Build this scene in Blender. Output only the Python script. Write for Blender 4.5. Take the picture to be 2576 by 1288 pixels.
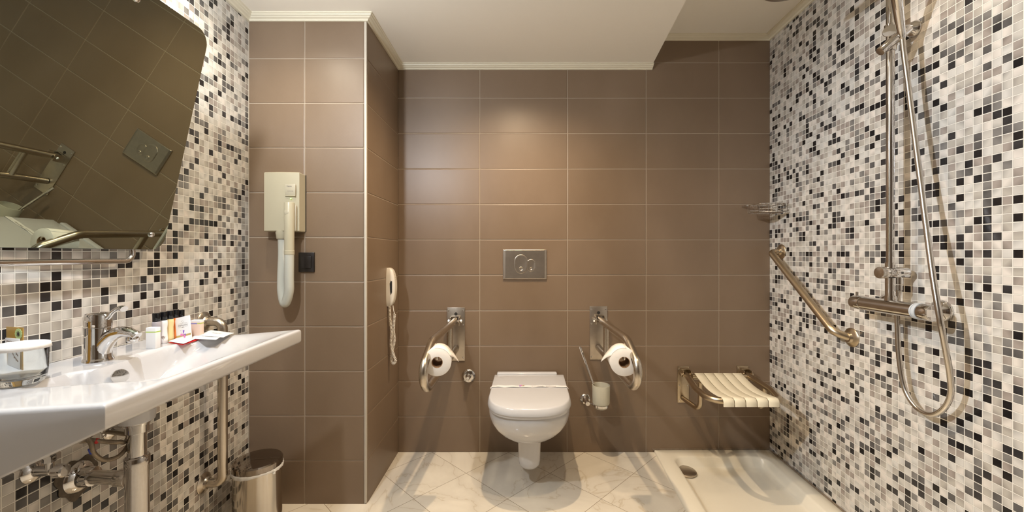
import bpy, bmesh, math, random
from mathutils import Vector, Matrix
random.seed(7)
for o in list(bpy.data.objects):
    bpy.data.objects.remove(o)
SC = bpy.context.scene
COL = SC.collection
PI = math.pi

# ------------------------------------------------------------ camera
H = 1.117          # eye height
F = 1005.0         # focal length in pixels of the 2576 wide frame
CX, HY = 1288.0, 640.0
cam = bpy.data.cameras.new('camera')
cam.sensor_width = 36.0
cam.lens = 36.0 * F / 2576.0
cam.shift_y = (HY - 644.0) / 2576.0
cam.clip_start = 0.02
camo = bpy.data.objects.new('camera', cam)
COL.objects.link(camo)
camo.location = (0, 0, H)
camo.rotation_euler = (PI / 2, 0, 0)
SC.camera = camo

# ------------------------------------------------------------ look and light
SC.view_settings.view_transform = 'Standard'
SC.view_settings.look = 'None'
SC.view_settings.gamma = 1.0
SC.view_settings.use_curve_mapping = False
SC.view_settings.exposure = 0.50
w = bpy.data.worlds.new('world')
SC.world = w
w.use_nodes = True
w.node_tree.nodes['Background'].inputs[0].default_value = (1.0, 0.9, 0.78, 1)
w.node_tree.nodes['Background'].inputs[1].default_value = 0.1

WARM = (1.0, 0.76, 0.50)
NEUT = (1.0, 0.89, 0.70)
COOL = (0.88, 0.93, 1.0)
# (x, y, ceiling z, watts, colour, lamp radius, shape)
LAMPS = [
    (-0.92, 1.40, 2.184, 7.0, NEUT, 0.020, 150),
    (0.03, 1.60, 2.184, 30.0, WARM, 0.016, 150),
    (0.28, 1.16, 2.184, 13.0, WARM, 0.018, 110),
    (1.06, 1.20, 2.348, 5.0, WARM, 0.022, 150),
]
for i, (x, y, z, wt, c, r, cone) in enumerate(LAMPS):
    L = bpy.data.lights.new('downlight_bulb', 'SPOT')
    L.energy = wt * 1.7
    L.color = c
    L.shadow_soft_size = r
    L.spot_size = math.radians(cone)
    L.spot_blend = 1.0
    lo = bpy.data.objects.new('downlight_bulb', L)
    COL.objects.link(lo)
    lo.location = (x, y, z - 0.016)
# the cool lamp over the mirror, shining all round
L = bpy.data.lights.new('mirror_bulb', 'POINT')
L.energy = 29.0
L.color = COOL
L.shadow_soft_size = 0.03
lo = bpy.data.objects.new('mirror_bulb', L)
COL.objects.link(lo)
VL = Vector((-0.76, 0.70, 1.87))
lo.location = VL
# added spot beside the mirror lamp, without a fitting, to brighten the shower wall
L = bpy.data.lights.new('shower_wall_fill_spot', 'SPOT')
L.energy = 75.0
L.color = COOL
L.shadow_soft_size = 0.022
L.spot_size = math.radians(68)
L.spot_blend = 0.75
lo = bpy.data.objects.new('shower_wall_fill_spot', L)
COL.objects.link(lo)
lo.location = VL + Vector((0.05, 0.0, 0.0))
lo.rotation_euler = (Vector((1.39, 1.12, 1.15)) - VL).to_track_quat('-Z', 'Y').to_euler()

# ------------------------------------------------------------ pixel helpers (2576x1288 frame)
def xl(Y): return -1.097 - 0.0468 * Y          # left wall plane
def xr(Y): return 1.328 + 0.0567 * Y           # right wall plane
YB = 2.258                                      # back wall
YC = 1.790                                      # front of the tiled column
def at(px, py, Y): return Vector(((px - CX) / F * Y, Y, H - (py - HY) / F * Y))
def onz(px, py, z):
    Y = (H - z) * F / (py - HY)
    return Vector(((px - CX) / F * Y, Y, z))
def onleft(px, py, off=0.0):
    Y = (-1.097 + off) / ((px - CX) / F + 0.0468)
    return at(px, py, Y)
def onright(px, py, off=0.0):
    Y = (1.328 - off) / ((px - CX) / F - 0.0567)
    return at(px, py, Y)
NL = Vector((1, 0.0468, 0)).normalized()
NR = Vector((-1, 0.0567, 0)).normalized()
UL = Vector((-0.0468, 1, 0)).normalized()
UR = Vector((0.0567, 1, 0)).normalized()
ZU = Vector((0, 0, 1))

# ------------------------------------------------------------ materials
def nt(name):
    m = bpy.data.materials.new(name)
    m.use_nodes = True
    return m, m.node_tree.nodes, m.node_tree.links, m.node_tree.nodes['Principled BSDF']
def setp(b, **k):
    for a, v in k.items():
        a = a.replace('_', ' ')
        if a in b.inputs:
            b.inputs[a].default_value = v
def node(N, t, **k):
    n = N.new(t)
    for a, v in k.items(): setattr(n, a, v)
    return n
def math_n(N, Lk, op, a, b=None, c=None):
    n = N.new('ShaderNodeMath'); n.operation = op
    for i, v in enumerate((a, b, c)):
        if v is None: continue
        if isinstance(v, (int, float)): n.inputs[i].default_value = v
        else: Lk.new(v, n.inputs[i])
    return n.outputs[0]
def simple(name, col, rough=0.4, metal=0.0, noise=0.04, nscale=30.0, bump=0.0, bscale=200.0, **k):
    m, N, Lk, b = nt(name)
    setp(b, Roughness=rough, Metallic=metal, **k)
    tc = N.new('ShaderNodeTexCoord')
    nz = N.new('ShaderNodeTexNoise'); nz.inputs['Scale'].default_value = nscale
    nz.inputs['Detail'].default_value = 3
    Lk.new(tc.outputs['Object'], nz.inputs['Vector'])
    mx = N.new('ShaderNodeMixRGB'); mx.blend_type = 'MIX'
    mx.inputs[1].default_value = tuple(c * (1 - noise) for c in col) + (1,)
    mx.inputs[2].default_value = tuple(min(1, c * (1 + noise)) for c in col) + (1,)
    Lk.new(nz.outputs[0], mx.inputs[0])
    Lk.new(mx.outputs[0], b.inputs['Base Color'])
    if bump:
        nb = N.new('ShaderNodeTexNoise'); nb.inputs['Scale'].default_value = bscale
        Lk.new(tc.outputs['Object'], nb.inputs['Vector'])
        bp = N.new('ShaderNodeBump'); bp.inputs['Strength'].default_value = bump
        bp.inputs['Distance'].default_value = 0.001
        Lk.new(nb.outputs[0], bp.inputs['Height'])
        Lk.new(bp.outputs[0], b.inputs['Normal'])
    return m

def mat_tile():
    m, N, Lk, b = nt('taupe_wall_tile')
    tc = N.new('ShaderNodeTexCoord')
    n1 = N.new('ShaderNodeTexNoise'); n1.inputs['Scale'].default_value = 2.6; n1.inputs['Detail'].default_value = 5
    mp = N.new('ShaderNodeMapping'); mp.inputs['Scale'].default_value = (1, 1, 0.55)
    Lk.new(tc.outputs['Object'], mp.inputs[0]); Lk.new(mp.outputs[0], n1.inputs['Vector'])
    cr = N.new('ShaderNodeValToRGB')
    cr.color_ramp.elements[0].position = 0.3; cr.color_ramp.elements[0].color = (0.188, 0.128, 0.080, 1)
    cr.color_ramp.elements[1].position = 0.7; cr.color_ramp.elements[1].color = (0.240, 0.170, 0.114, 1)
    Lk.new(n1.outputs[0], cr.inputs[0])
    # fine woven relief: small lozenges about 4 mm across
    sx = N.new('ShaderNodeSeparateXYZ'); Lk.new(tc.outputs['Object'], sx.inputs[0])
    k = 2 * PI / 0.0052
    h = math_n(N, Lk, 'ADD', sx.outputs[0], sx.outputs[1])
    a = math_n(N, Lk, 'SINE', math_n(N, Lk, 'MULTIPLY', h, k))
    c = math_n(N, Lk, 'SINE', math_n(N, Lk, 'MULTIPLY', sx.outputs[2], k))
    wv = math_n(N, Lk, 'MULTIPLY', a, c)
    mx = N.new('ShaderNodeMixRGB'); mx.blend_type = 'MULTIPLY'
    f = math_n(N, Lk, 'MULTIPLY_ADD', wv, 0.07, 0.95)
    cb = N.new('ShaderNodeCombineColor')
    for i in range(3): Lk.new(f, cb.inputs[i])
    mx.inputs[0].default_value = 1
    Lk.new(cr.outputs[0], mx.inputs[1]); Lk.new(cb.outputs[0], mx.inputs[2])
    Lk.new(mx.outputs[0], b.inputs['Base Color'])
    bp = N.new('ShaderNodeBump'); bp.inputs['Strength'].default_value = 0.08; bp.inputs['Distance'].default_value = 0.0006
    Lk.new(wv, bp.inputs['Height']); Lk.new(bp.outputs[0], b.inputs['Normal'])
    setp(b, Roughness=0.38)
    b.inputs['Specular IOR Level'].default_value = 0.55
    return m

def mat_mosaic(name, seed):
    m, N, Lk, b = nt(name)
    tc = N.new('ShaderNodeTexCoord')
    sx = N.new('ShaderNodeSeparateXYZ'); Lk.new(tc.outputs['Object'], sx.inputs[0])
    P = 0.025
    u = math_n(N, Lk, 'DIVIDE', sx.outputs[0], P)
    v = math_n(N, Lk, 'DIVIDE', sx.outputs[2], P)
    fu, fv = math_n(N, Lk, 'FLOOR', u), math_n(N, Lk, 'FLOOR', v)
    ru, rv = math_n(N, Lk, 'SUBTRACT', u, fu), math_n(N, Lk, 'SUBTRACT', v, fv)
    cv = N.new('ShaderNodeCombineXYZ'); Lk.new(fu, cv.inputs[0]); Lk.new(fv, cv.inputs[1]); cv.inputs[2].default_value = seed
    wn = N.new('ShaderNodeTexWhiteNoise'); wn.noise_dimensions = '3D'; Lk.new(cv.outputs[0], wn.inputs['Vector'])
    cr = N.new('ShaderNodeValToRGB'); cr.color_ramp.interpolation = 'CONSTANT'
    pal = [(0.0, (.011, .010, .011)), (.065, (.032, .030, .031)), (.115, (.10, .094, .090)), (.18, (.20, .188, .175)),
           (.27, (.33, .285, .250)), (.40, (.43, .395, .345)), (.55, (.53, .50, .45)), (.70, (.60, .575, .53)), (.85, (.66, .61, .55))]
    els = cr.color_ramp.elements
    els[0].position = 0; els[0].color = pal[0][1] + (1,)
    els[1].position = pal[1][0]; els[1].color = pal[1][1] + (1,)
    for p, c in pal[2:]:
        e = els.new(p); e.color = c + (1,)
    Lk.new(wn.outputs['Value'], cr.inputs[0])
    # tone gets a little darker towards one side and the edges of each tile
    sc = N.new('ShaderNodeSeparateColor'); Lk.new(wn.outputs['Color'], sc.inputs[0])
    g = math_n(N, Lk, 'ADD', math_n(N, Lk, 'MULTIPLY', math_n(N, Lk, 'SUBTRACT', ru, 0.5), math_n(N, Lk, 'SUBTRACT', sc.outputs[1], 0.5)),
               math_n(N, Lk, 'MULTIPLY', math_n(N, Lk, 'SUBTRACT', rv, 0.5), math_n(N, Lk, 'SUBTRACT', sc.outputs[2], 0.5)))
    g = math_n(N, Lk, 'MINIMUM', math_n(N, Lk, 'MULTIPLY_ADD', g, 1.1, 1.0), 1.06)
    du = math_n(N, Lk, 'ABSOLUTE', math_n(N, Lk, 'SUBTRACT', ru, 0.5))
    dv = math_n(N, Lk, 'ABSOLUTE', math_n(N, Lk, 'SUBTRACT', rv, 0.5))
    d = math_n(N, Lk, 'MAXIMUM', du, dv)
    rim = N.new('ShaderNodeMapRange'); rim.inputs[1].default_value = 0.40; rim.inputs[2].default_value = 0.452
    rim.inputs[3].default_value = 1.0; rim.inputs[4].default_value = 0.62; Lk.new(d, rim.inputs[0])
    g = math_n(N, Lk, 'MULTIPLY', g, rim.outputs[0])
    cb = N.new('ShaderNodeCombineColor')
    for i in range(3): Lk.new(g, cb.inputs[i])
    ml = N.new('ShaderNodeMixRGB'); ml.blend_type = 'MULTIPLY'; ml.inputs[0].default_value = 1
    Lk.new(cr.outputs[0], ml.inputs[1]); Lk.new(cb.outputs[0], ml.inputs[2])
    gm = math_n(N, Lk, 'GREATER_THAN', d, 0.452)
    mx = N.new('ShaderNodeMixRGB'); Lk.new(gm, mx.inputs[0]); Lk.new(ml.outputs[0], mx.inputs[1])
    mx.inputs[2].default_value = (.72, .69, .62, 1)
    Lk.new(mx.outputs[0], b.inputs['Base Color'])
    Lk.new(math_n(N, Lk, 'MULTIPLY_ADD', gm, 0.6, 0.16), b.inputs['Roughness'])
    hr = N.new('ShaderNodeMapRange'); hr.interpolation_type = 'SMOOTHSTEP'
    hr.inputs[1].default_value = 0.34; hr.inputs[2].default_value = 0.46; hr.inputs[3].default_value = 1; hr.inputs[4].default_value = 0
    Lk.new(d, hr.inputs[0])
    nz = N.new('ShaderNodeTexNoise'); nz.inputs['Scale'].default_value = 60; Lk.new(tc.outputs['Object'], nz.inputs['Vector'])
    hh = math_n(N, Lk, 'MULTIPLY_ADD', nz.outputs[0], 0.35, hr.outputs[0])
    bp = N.new('ShaderNodeBump'); bp.inputs['Strength'].default_value = 0.22; bp.inputs['Distance'].default_value = 0.0010
    Lk.new(hh, bp.inputs['Height']); Lk.new(bp.outputs[0], b.inputs['Normal'])
    return m

def mat_floor():
    m, N, Lk, b = nt('cream_marble_floor')
    tc = N.new('ShaderNodeTexCoord')
    mp = N.new('ShaderNodeMapping'); mp.inputs['Rotation'].default_value = (0, 0, PI / 4)
    Lk.new(tc.outputs['Object'], mp.inputs[0])
    sx = N.new('ShaderNodeSeparateXYZ'); Lk.new(mp.outputs[0], sx.inputs[0])
    P = 0.303
    u, v = math_n(N, Lk, 'DIVIDE', sx.outputs[0], P), math_n(N, Lk, 'DIVIDE', sx.outputs[1], P)
    fu, fv = math_n(N, Lk, 'FLOOR', u), math_n(N, Lk, 'FLOOR', v)
    d = math_n(N, Lk, 'MAXIMUM', math_n(N, Lk, 'ABSOLUTE', math_n(N, Lk, 'SUBTRACT', math_n(N, Lk, 'SUBTRACT', u, fu), .5)),
               math_n(N, Lk, 'ABSOLUTE', math_n(N, Lk, 'SUBTRACT', math_n(N, Lk, 'SUBTRACT', v, fv), .5)))
    cv = N.new('ShaderNodeCombineXYZ'); Lk.new(fu, cv.inputs[0]); Lk.new(fv, cv.inputs[1])
    wn = N.new('ShaderNodeTexWhiteNoise'); Lk.new(cv.outputs[0], wn.inputs['Vector'])
    ad = N.new('ShaderNodeVectorMath'); ad.operation = 'MULTIPLY_ADD'
    Lk.new(wn.outputs['Color'], ad.inputs[0]); ad.inputs[1].default_value = (7, 7, 7); Lk.new(mp.outputs[0], ad.inputs[2])
    nz = N.new('ShaderNodeTexNoise'); nz.inputs['Scale'].default_value = 3.2; nz.inputs['Detail'].default_value = 6; nz.inputs['Distortion'].default_value = 1.2
    Lk.new(ad.outputs[0], nz.inputs['Vector'])
    vein = math_n(N, Lk, 'ABSOLUTE', math_n(N, Lk, 'SUBTRACT', nz.outputs[0], 0.5))
    vr = N.new('ShaderNodeValToRGB')
    vr.color_ramp.elements[0].position = 0.0; vr.color_ramp.elements[0].color = (.62, .54, .42, 1)
    vr.color_ramp.elements[1].position = 0.012; vr.color_ramp.elements[1].color = (.72, .66, .56, 1)
    e = vr.color_ramp.elements.new(0.2); e.color = (.80, .74, .63, 1)
    Lk.new(vein, vr.inputs[0])
    gm = math_n(N, Lk, 'GREATER_THAN', d, 0.4965)
    mx = N.new('ShaderNodeMixRGB'); Lk.new(gm, mx.inputs[0]); Lk.new(vr.outputs[0], mx.inputs[1]); mx.inputs[2].default_value = (.25, .19, .13, 1)
    Lk.new(mx.outputs[0], b.inputs['Base Color'])
    setp(b, Roughness=0.14)
    return m

M = {}
M['tile'] = mat_tile()
M['grout'] = simple('grout', (.42, .35, .27), .8, bump=.3)
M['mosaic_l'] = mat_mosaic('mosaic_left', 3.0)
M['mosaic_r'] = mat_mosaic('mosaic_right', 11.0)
M['floor'] = mat_floor()
M['ceiling'] = simple('ceiling_paint', (.90, .86, .77), .65, noise=.01)
M['crown'] = simple('crown_paint', (.74, .69, .55), .45, noise=.01)
M['edge_trim'] = simple('edge_trim_plastic', (.55, .50, .42), .35)
M['silicone'] = simple('old_silicone', (.20, .155, .11), .6, noise=.5, nscale=60)
M['porcelain'] = simple('white_porcelain', (.57, .565, .575), .07, noise=.005, Coat_Weight=.5, Coat_Roughness=.03)
M['lid'] = simple('white_duroplast', (.58, .58, .60), .14, noise=.005)
M['tray'] = simple('cream_acrylic', (.84, .79, .67), .16, noise=.01)
M['chrome'] = simple('chrome', (.68, .66, .64), .05, 1.0, noise=.01)
M['chrome_matt'] = simple('satin_chrome', (.66, .62, .57), .2, 1.0, noise=.03)
M['steel'] = simple('brushed_steel', (.56, .50, .42), .27, 1.0, noise=.08, nscale=90, bump=.05, bscale=700)
M['steel_plate'] = simple('brushed_steel_plate', (.50, .44, .37), .34, 1.0, noise=.15, nscale=40, bump=.08, bscale=600)
M['bronze_steel'] = simple('warm_brushed_steel', (.52, .43, .31), .3, 1.0, noise=.08, nscale=90, bump=.05, bscale=700)
M['bin_steel'] = simple('bin_polished_steel', (.60, .55, .48), .13, 1.0, noise=.06, nscale=12)
M['bin_lid'] = simple('bin_dark_lid', (.30, .26, .225), .07, 1.0, noise=.02)
M['dark'] = simple('dark_gap', (.02, .018, .016), .7)
M['black'] = simple('black_plastic', (.014, .011, .010), .28)
M['black_gloss'] = simple('black_gloss_plastic', (.006, .006, .007), .08)
M['ivory'] = simple('ivory_plastic', (.44, .40, .29), .3, noise=.01)
M['ivory_shade'] = simple('ivory_label', (.44, .40, .30), .4, noise=.01)
M['hosew'] = simple('white_hose_plastic', (.50, .50, .44), .25, noise=.01)
M['phone'] = simple('phone_plastic', (.76, .70, .60), .3, noise=.01)
M['slat'] = simple('cream_seat_plastic', (.80, .73, .56), .3, noise=.01, bump=.1, bscale=900)
M['paper'] = simple('tissue_paper', (.86, .82, .77), .9, noise=.03, nscale=150, bump=.4, bscale=400)
M['core'] = simple('cardboard_core', (.30, .17, .08), .85, noise=.1)
M['card'] = simple('white_card', (.86, .85, .85), .45, noise=.005)
M['foil'] = simple('sachet_film', (.80, .80, .80), .3, noise=.03, nscale=50, bump=.5, bscale=60)
M['ink'] = simple('grey_ink', (.22, .20, .19), .6)
M['inklight'] = simple('pale_grey_ink', (.42, .40, .38), .6)
M['red'] = simple('red_film', (.85, .02, .02), .3)
M['lime'] = simple('lime_print', (.45, .62, .10), .5)
M['gold'] = simple('gold_print', (.50, .36, .12), .45)
M['goldcard'] = simple('gold_card', (.42, .25, .045), .4)
M['pink'] = simple('pink_print', (.75, .20, .50), .5)
M['violet'] = simple('violet_print', (.30, .14, .60), .5)
M['blue'] = simple('blue_print', (.10, .14, .55), .5)
M['brownink'] = simple('brown_print', (.20, .13, .09), .6)
M['liq_white'] = simple('white_lotion', (.84, .80, .78), .2, noise=.01)
M['liq_yellow'] = simple('yellow_shampoo', (.80, .62, .30), .12, noise=.02)
M['liq_orange'] = simple('orange_gel', (.85, .24, .05), .1, noise=.02)
M['liq_lilac'] = simple('clear_lilac_gel', (.42, .38, .40), .1, noise=.02)
M['liq_violet'] = simple('violet_gel', (.36, .16, .50), .1, noise=.02)
M['pinkcard'] = simple('blush_card', (.78, .60, .50), .5, noise=.02)
M['redmark'] = simple('red_marker', (.6, .02, .02), .4)
M['bluemark'] = simple('blue_marker', (.02, .05, .45), .4)
M['braid'] = simple('braided_hose', (.26, .21, .15), .4, .7, noise=.3, nscale=400, bump=.5, bscale=900)
M['greyring'] = simple('grey_ring_plastic', (.50, .54, .58), .35)
M['brushchrome'] = M['chrome']
M['trap_chrome'] = simple('trap_chrome', (.50, .47, .44), .13, 1.0, noise=.08, nscale=120)
M['wood'] = simple('door_paint', (.10, .065, .04), .4, noise=.05)
M['mortar'] = simple('broken_mortar', (.12, .095, .07), .9, noise=.5, nscale=80, bump=1.0, bscale=120)

def mat_mirror():
    m, N, Lk, b = nt('mirror_glass')
    setp(b, Metallic=1.0, Roughness=0.0)
    tc = N.new('ShaderNodeTexCoord'); nz = N.new('ShaderNodeTexNoise'); nz.inputs['Scale'].default_value = 2
    Lk.new(tc.outputs['Object'], nz.inputs['Vector'])
    mx = N.new('ShaderNodeMixRGB'); mx.inputs[1].default_value = (.39, .44, .37, 1); mx.inputs[2].default_value = (.42, .47, .40, 1)
    Lk.new(nz.outputs[0], mx.inputs[0]); Lk.new(mx.outputs[0], b.inputs['Base Color'])
    return m
M['mirror'] = mat_mirror()
M['mirror_back'] = simple('mirror_edge', (.05, .06, .055), .3)
def mat_glass(name, col, rough, frost=False):
    m, N, Lk, b = nt(name)
    setp(b, Roughness=rough, IOR=1.45)
    b.inputs['Transmission Weight'].default_value = 1.0 if not frost else 0.35
    tc = N.new('ShaderNodeTexCoord'); nz = N.new('ShaderNodeTexNoise'); nz.inputs['Scale'].default_value = 20
    Lk.new(tc.outputs['Object'], nz.inputs['Vector'])
    mx = N.new('ShaderNodeMixRGB'); mx.inputs[1].default_value = tuple(col) + (1,); mx.inputs[2].default_value = tuple(c * .98 for c in col) + (1,)
    Lk.new(nz.outputs[0], mx.inputs[0]); Lk.new(mx.outputs[0], b.inputs['Base Color'])
    return m
M['glass'] = mat_glass('clear_glass', (.96, .98, .97), .0)
M['frost'] = mat_glass('frosted_glass', (.80, .77, .64), .45, True)
def mat_emit(name, col, s):
    m, N, Lk, b = nt(name)
    b.inputs['Emission Color'].default_value = tuple(col) + (1,)
    b.inputs['Emission Strength'].default_value = s
    return m
M['led'] = mat_emit('green_led', (.5, 1.0, .05), 2.0)
M['bulb'] = mat_emit('lamp_lens', (1.0, .85, .62), 12.0)
M['bulbcool'] = mat_emit('vanity_lens', (.93, .95, 1.0), 8.0)

# ------------------------------------------------------------ mesh builder
def frame_from(d, hint=None):
    d = d.normalized()
    h = Vector(hint) if hint is not None else (Vector((0, 0, 1)) if abs(d.z) < 0.9 else Vector((1, 0, 0)))
    x = h.cross(d)
    if x.length < 1e-6: x = Vector((1, 0, 0)).cross(d)
    x.normalize()
    y = d.cross(x)
    return x, y, d
def fillet(pts, r, n=7):
    pts = [Vector(p) for p in pts]
    if not isinstance(r, (list, tuple)) and r <= 0: return pts
    out = [pts[0]]
    for i in range(1, len(pts) - 1):
        a, b, c = pts[i - 1], pts[i], pts[i + 1]
        rr = r[i - 1] if isinstance(r, (list, tuple)) else r
        u, v = (a - b), (c - b)
        ang = u.angle(v)
        if ang > 3.1 or rr <= 0: out.append(b); continue
        t = min(rr / math.tan(ang / 2), u.length * .49, v.length * .49)
        R = t * math.tan(ang / 2)
        p0, p1 = b + u.normalized() * t, b + v.normalized() * t
        bis = (u.normalized() + v.normalized()).normalized()
        ctr = b + bis * (R / math.sin(ang / 2))
        e0, e1 = p0 - ctr, p1 - ctr
        for k in range(n + 1):
            th = PI - ang; f0 = math.sin(th * (1 - k / n)) / math.sin(th); f1 = math.sin(th * k / n) / math.sin(th)
            out.append(ctr + e0 * f0 + e1 * f1)
    out.append(pts[-1])
    return out
def smooth_path(pts, n=12):
    pts = [Vector(p) for p in pts]
    P = [2 * pts[0] - pts[1]] + pts + [2 * pts[-1] - pts[-2]]
    out = []
    for i in range(1, len(P) - 2):
        a, b, c, d = P[i - 1:i + 3]
        for k in range(n):
            t = k / n
            out.append(.5 * ((2 * b) + (c - a) * t + (2 * a - 5 * b + 4 * c - d) * t * t + (3 * b - a - 3 * c + d) * t ** 3))
    out.append(pts[-1])
    return out
def resample(pts, step):
    out = [pts[0]]; acc = 0.0
    for a, b in zip(pts[:-1], pts[1:]):
        L = (b - a).length
        pos = step - acc
        while pos < L:
            out.append(a + (b - a) * (pos / L)); pos += step
        acc = (acc + L) % step
    return out

class MB:
    def __init__(s):
        s.bm = bmesh.new(); s.mi = 0
    def face(s, vs):
        try:
            f = s.bm.faces.new(vs); f.material_index = s.mi; return f
        except ValueError: return None
    def v(s, p): return s.bm.verts.new(p)
    def box(s, c, size, X=(1, 0, 0), Y=(0, 1, 0), Z=(0, 0, 1), bevel=0.0, seg=2):
        c = Vector(c); X, Y, Z = Vector(X), Vector(Y), Vector(Z)
        hx, hy, hz = size[0] / 2, size[1] / 2, size[2] / 2
        vs = [s.v(c + X * (sx * hx) + Y * (sy * hy) + Z * (sz * hz)) for sx in (-1, 1) for sy in (-1, 1) for sz in (-1, 1)]
        fs = [s.face([vs[i] for i in q]) for q in ((0, 1, 3, 2), (4, 6, 7, 5), (0, 4, 5, 1), (2, 3, 7, 6), (0, 2, 6, 4), (1, 5, 7, 3))]
        if bevel > 0:
            es = list({e for f in fs for e in f.edges})
            bmesh.ops.bevel(s.bm, geom=es, offset=bevel, segments=seg, profile=.5, affect='EDGES', material=-1)
        return s
    def rings(s, rings, closed=True, caps=(True, True), loop=False):
        R = [[s.v(p) for p in r] for r in rings]
        n = len(R[0])
        pairs = list(zip(R[:-1], R[1:])) + ([(R[-1], R[0])] if loop else [])
        for a, b in pairs:
            for i in range(n if closed else n - 1):
                j = (i + 1) % n
                s.face([a[i], a[j], b[j], b[i]])
        if caps[0] and not loop: s.face(list(reversed(R[0])))
        if caps[1] and not loop: s.face(R[-1])
        return s
    def cyl(s, p0, p1, r, seg=28, r1=None, bev=0.0):
        p0, p1 = Vector(p0), Vector(p1)
        r1 = r if r1 is None else r1
        x, y, d = frame_from(p1 - p0)
        L = (p1 - p0).length
        pr = [(0, r), (L, r1)] if bev <= 0 else [(0, r - bev), (bev * .3, r - bev * .3), (bev, r), (L - bev, r1), (L - bev * .3, r1 - bev * .3), (L, r1 - bev)]
        return s.rings([[p0 + d * h + (x * math.cos(2 * PI * k / seg) + y * math.sin(2 * PI * k / seg)) * rr for k in range(seg)] for h, rr in pr])
    def lathe(s, o, axis, prof, seg=36, caps=(True, True), hint=None):
        o = Vector(o); x, y, d = frame_from(Vector(axis), hint)
        return s.rings([[o + d * h + (x * math.cos(2 * PI * k / seg) + y * math.sin(2 * PI * k / seg)) * max(rr, 1e-5) for k in range(seg)] for h, rr in prof], caps=caps)
    def tube(s, pts, r, seg=18, caps=(True, True), flat=1.0):
        pts = [Vector(p) for p in pts]
        q = [pts[0]]
        for p in pts[1:]:
            if (p - q[-1]).length > 1e-5: q.append(p)
        pts = q
        n = len(pts)
        T = []
        for i in range(n):
            t = (pts[min(i + 1, n - 1)] - pts[max(i - 1, 0)]).normalized(); T.append(t)
        x, y, _ = frame_from(T[0])
        rg = []
        for i in range(n):
            if i:
                ax = T[i - 1].cross(T[i])
                if ax.length > 1e-8:
                    x = Matrix.Rotation(T[i - 1].angle(T[i]), 3, ax.normalized()) @ x
                x = (x - T[i] * x.dot(T[i])).normalized()
            y = T[i].cross(x)
            rr = r(i / (n - 1)) if callable(r) else r
            rg.append([pts[i] + (x * math.cos(2 * PI * k / seg) + y * math.sin(2 * PI * k / seg) * flat) * rr for k in range(seg)])
        return s.rings(rg, caps=caps)
    def ribbed(s, pts, r, pitch, depth, seg=14):
        p = resample(pts, pitch / 2)
        n = len(p)
        return s.tube(p, lambda t: r - (depth if int(round(t * (n - 1))) % 2 else 0), seg=seg)
    def poly(s, pts, n, thick):
        """flat polygon (list of points) pushed out by thick along n"""
        n = Vector(n).normalized(); pts = [Vector(p) for p in pts]
        a = [s.v(p) for p in pts]; b = [s.v(p + n * thick) for p in pts]
        m = len(pts)
        for i in range(m):
            j = (i + 1) % m; s.face([a[i], a[j], b[j], b[i]])
        s.face(list(reversed(a))); s.face(b)
        return s
    def sweep(s, path, prof_xy, frames, closed=False):
        """extrude a profile along path, frames = list of (ax, ay) vectors"""
        rg = [[p + ax * u + ay * v for u, v in prof_xy] for p, (ax, ay) in zip(path, frames)]
        return s.rings(rg, loop=closed)
    def sphere(s, c, r, sc=(1, 1, 1), seg=20):
        c = Vector(c)
        n = seg // 2
        return s.rings([[c + Vector((math.cos(2 * PI * k / seg) * math.sin(PI * i / n) * sc[0], math.sin(2 * PI * k / seg) * math.sin(PI * i / n) * sc[1], math.cos(PI * i / n) * sc[2])) * r for k in range(seg)] for i in [.05] + list(range(1, n)) + [n - .05]])
    def text(s, txt, size, o, X, Y, thick=.0003, align='CENTER'):
        cu = bpy.data.curves.new('lettering', 'FONT'); cu.body = txt; cu.size = size; cu.align_x = align
        cu.extrude = thick / 2; cu.resolution_u = 3
        ob = bpy.data.objects.new('lettering', cu); COL.objects.link(ob)
        dg = bpy.context.evaluated_depsgraph_get()
        me = bpy.data.meshes.new_from_object(ob.evaluated_get(dg))
        X, Y = Vector(X).normalized(), Vector(Y).normalized(); Z = X.cross(Y)
        mt = Matrix.Translation(Vector(o)) @ Matrix((X, Y, Z)).transposed().to_4x4()
        me.transform(mt)
        k0 = len(s.bm.faces)
        s.bm.from_mesh(me)
        s.bm.faces.ensure_lookup_table()
        for f in list(s.bm.faces)[k0:]: f.material_index = s.mi
        bpy.data.objects.remove(ob); bpy.data.curves.remove(cu); bpy.data.meshes.remove(me)
        return s
    def build(s, name, mats, origin=(0, 0, 0), parent=None, sharp=38, recalc=True):
        if recalc: bmesh.ops.recalc_face_normals(s.bm, faces=s.bm.faces)
        me = bpy.data.meshes.new(name)
        bmesh.ops.translate(s.bm, verts=s.bm.verts, vec=-Vector(origin))
        s.bm.to_mesh(me); s.bm.free()
        for m in (mats if isinstance(mats, (list, tuple)) else [mats]):
            me.materials.append(M[m] if isinstance(m, str) else m)
        me.polygons.foreach_set('use_smooth', [True] * len(me.polygons))
        me.set_sharp_from_angle(angle=math.radians(sharp))
        o = bpy.data.objects.new(name, me); COL.objects.link(o)
        if parent is not None: o.parent = parent
        else: o.location = origin
        return o

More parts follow.
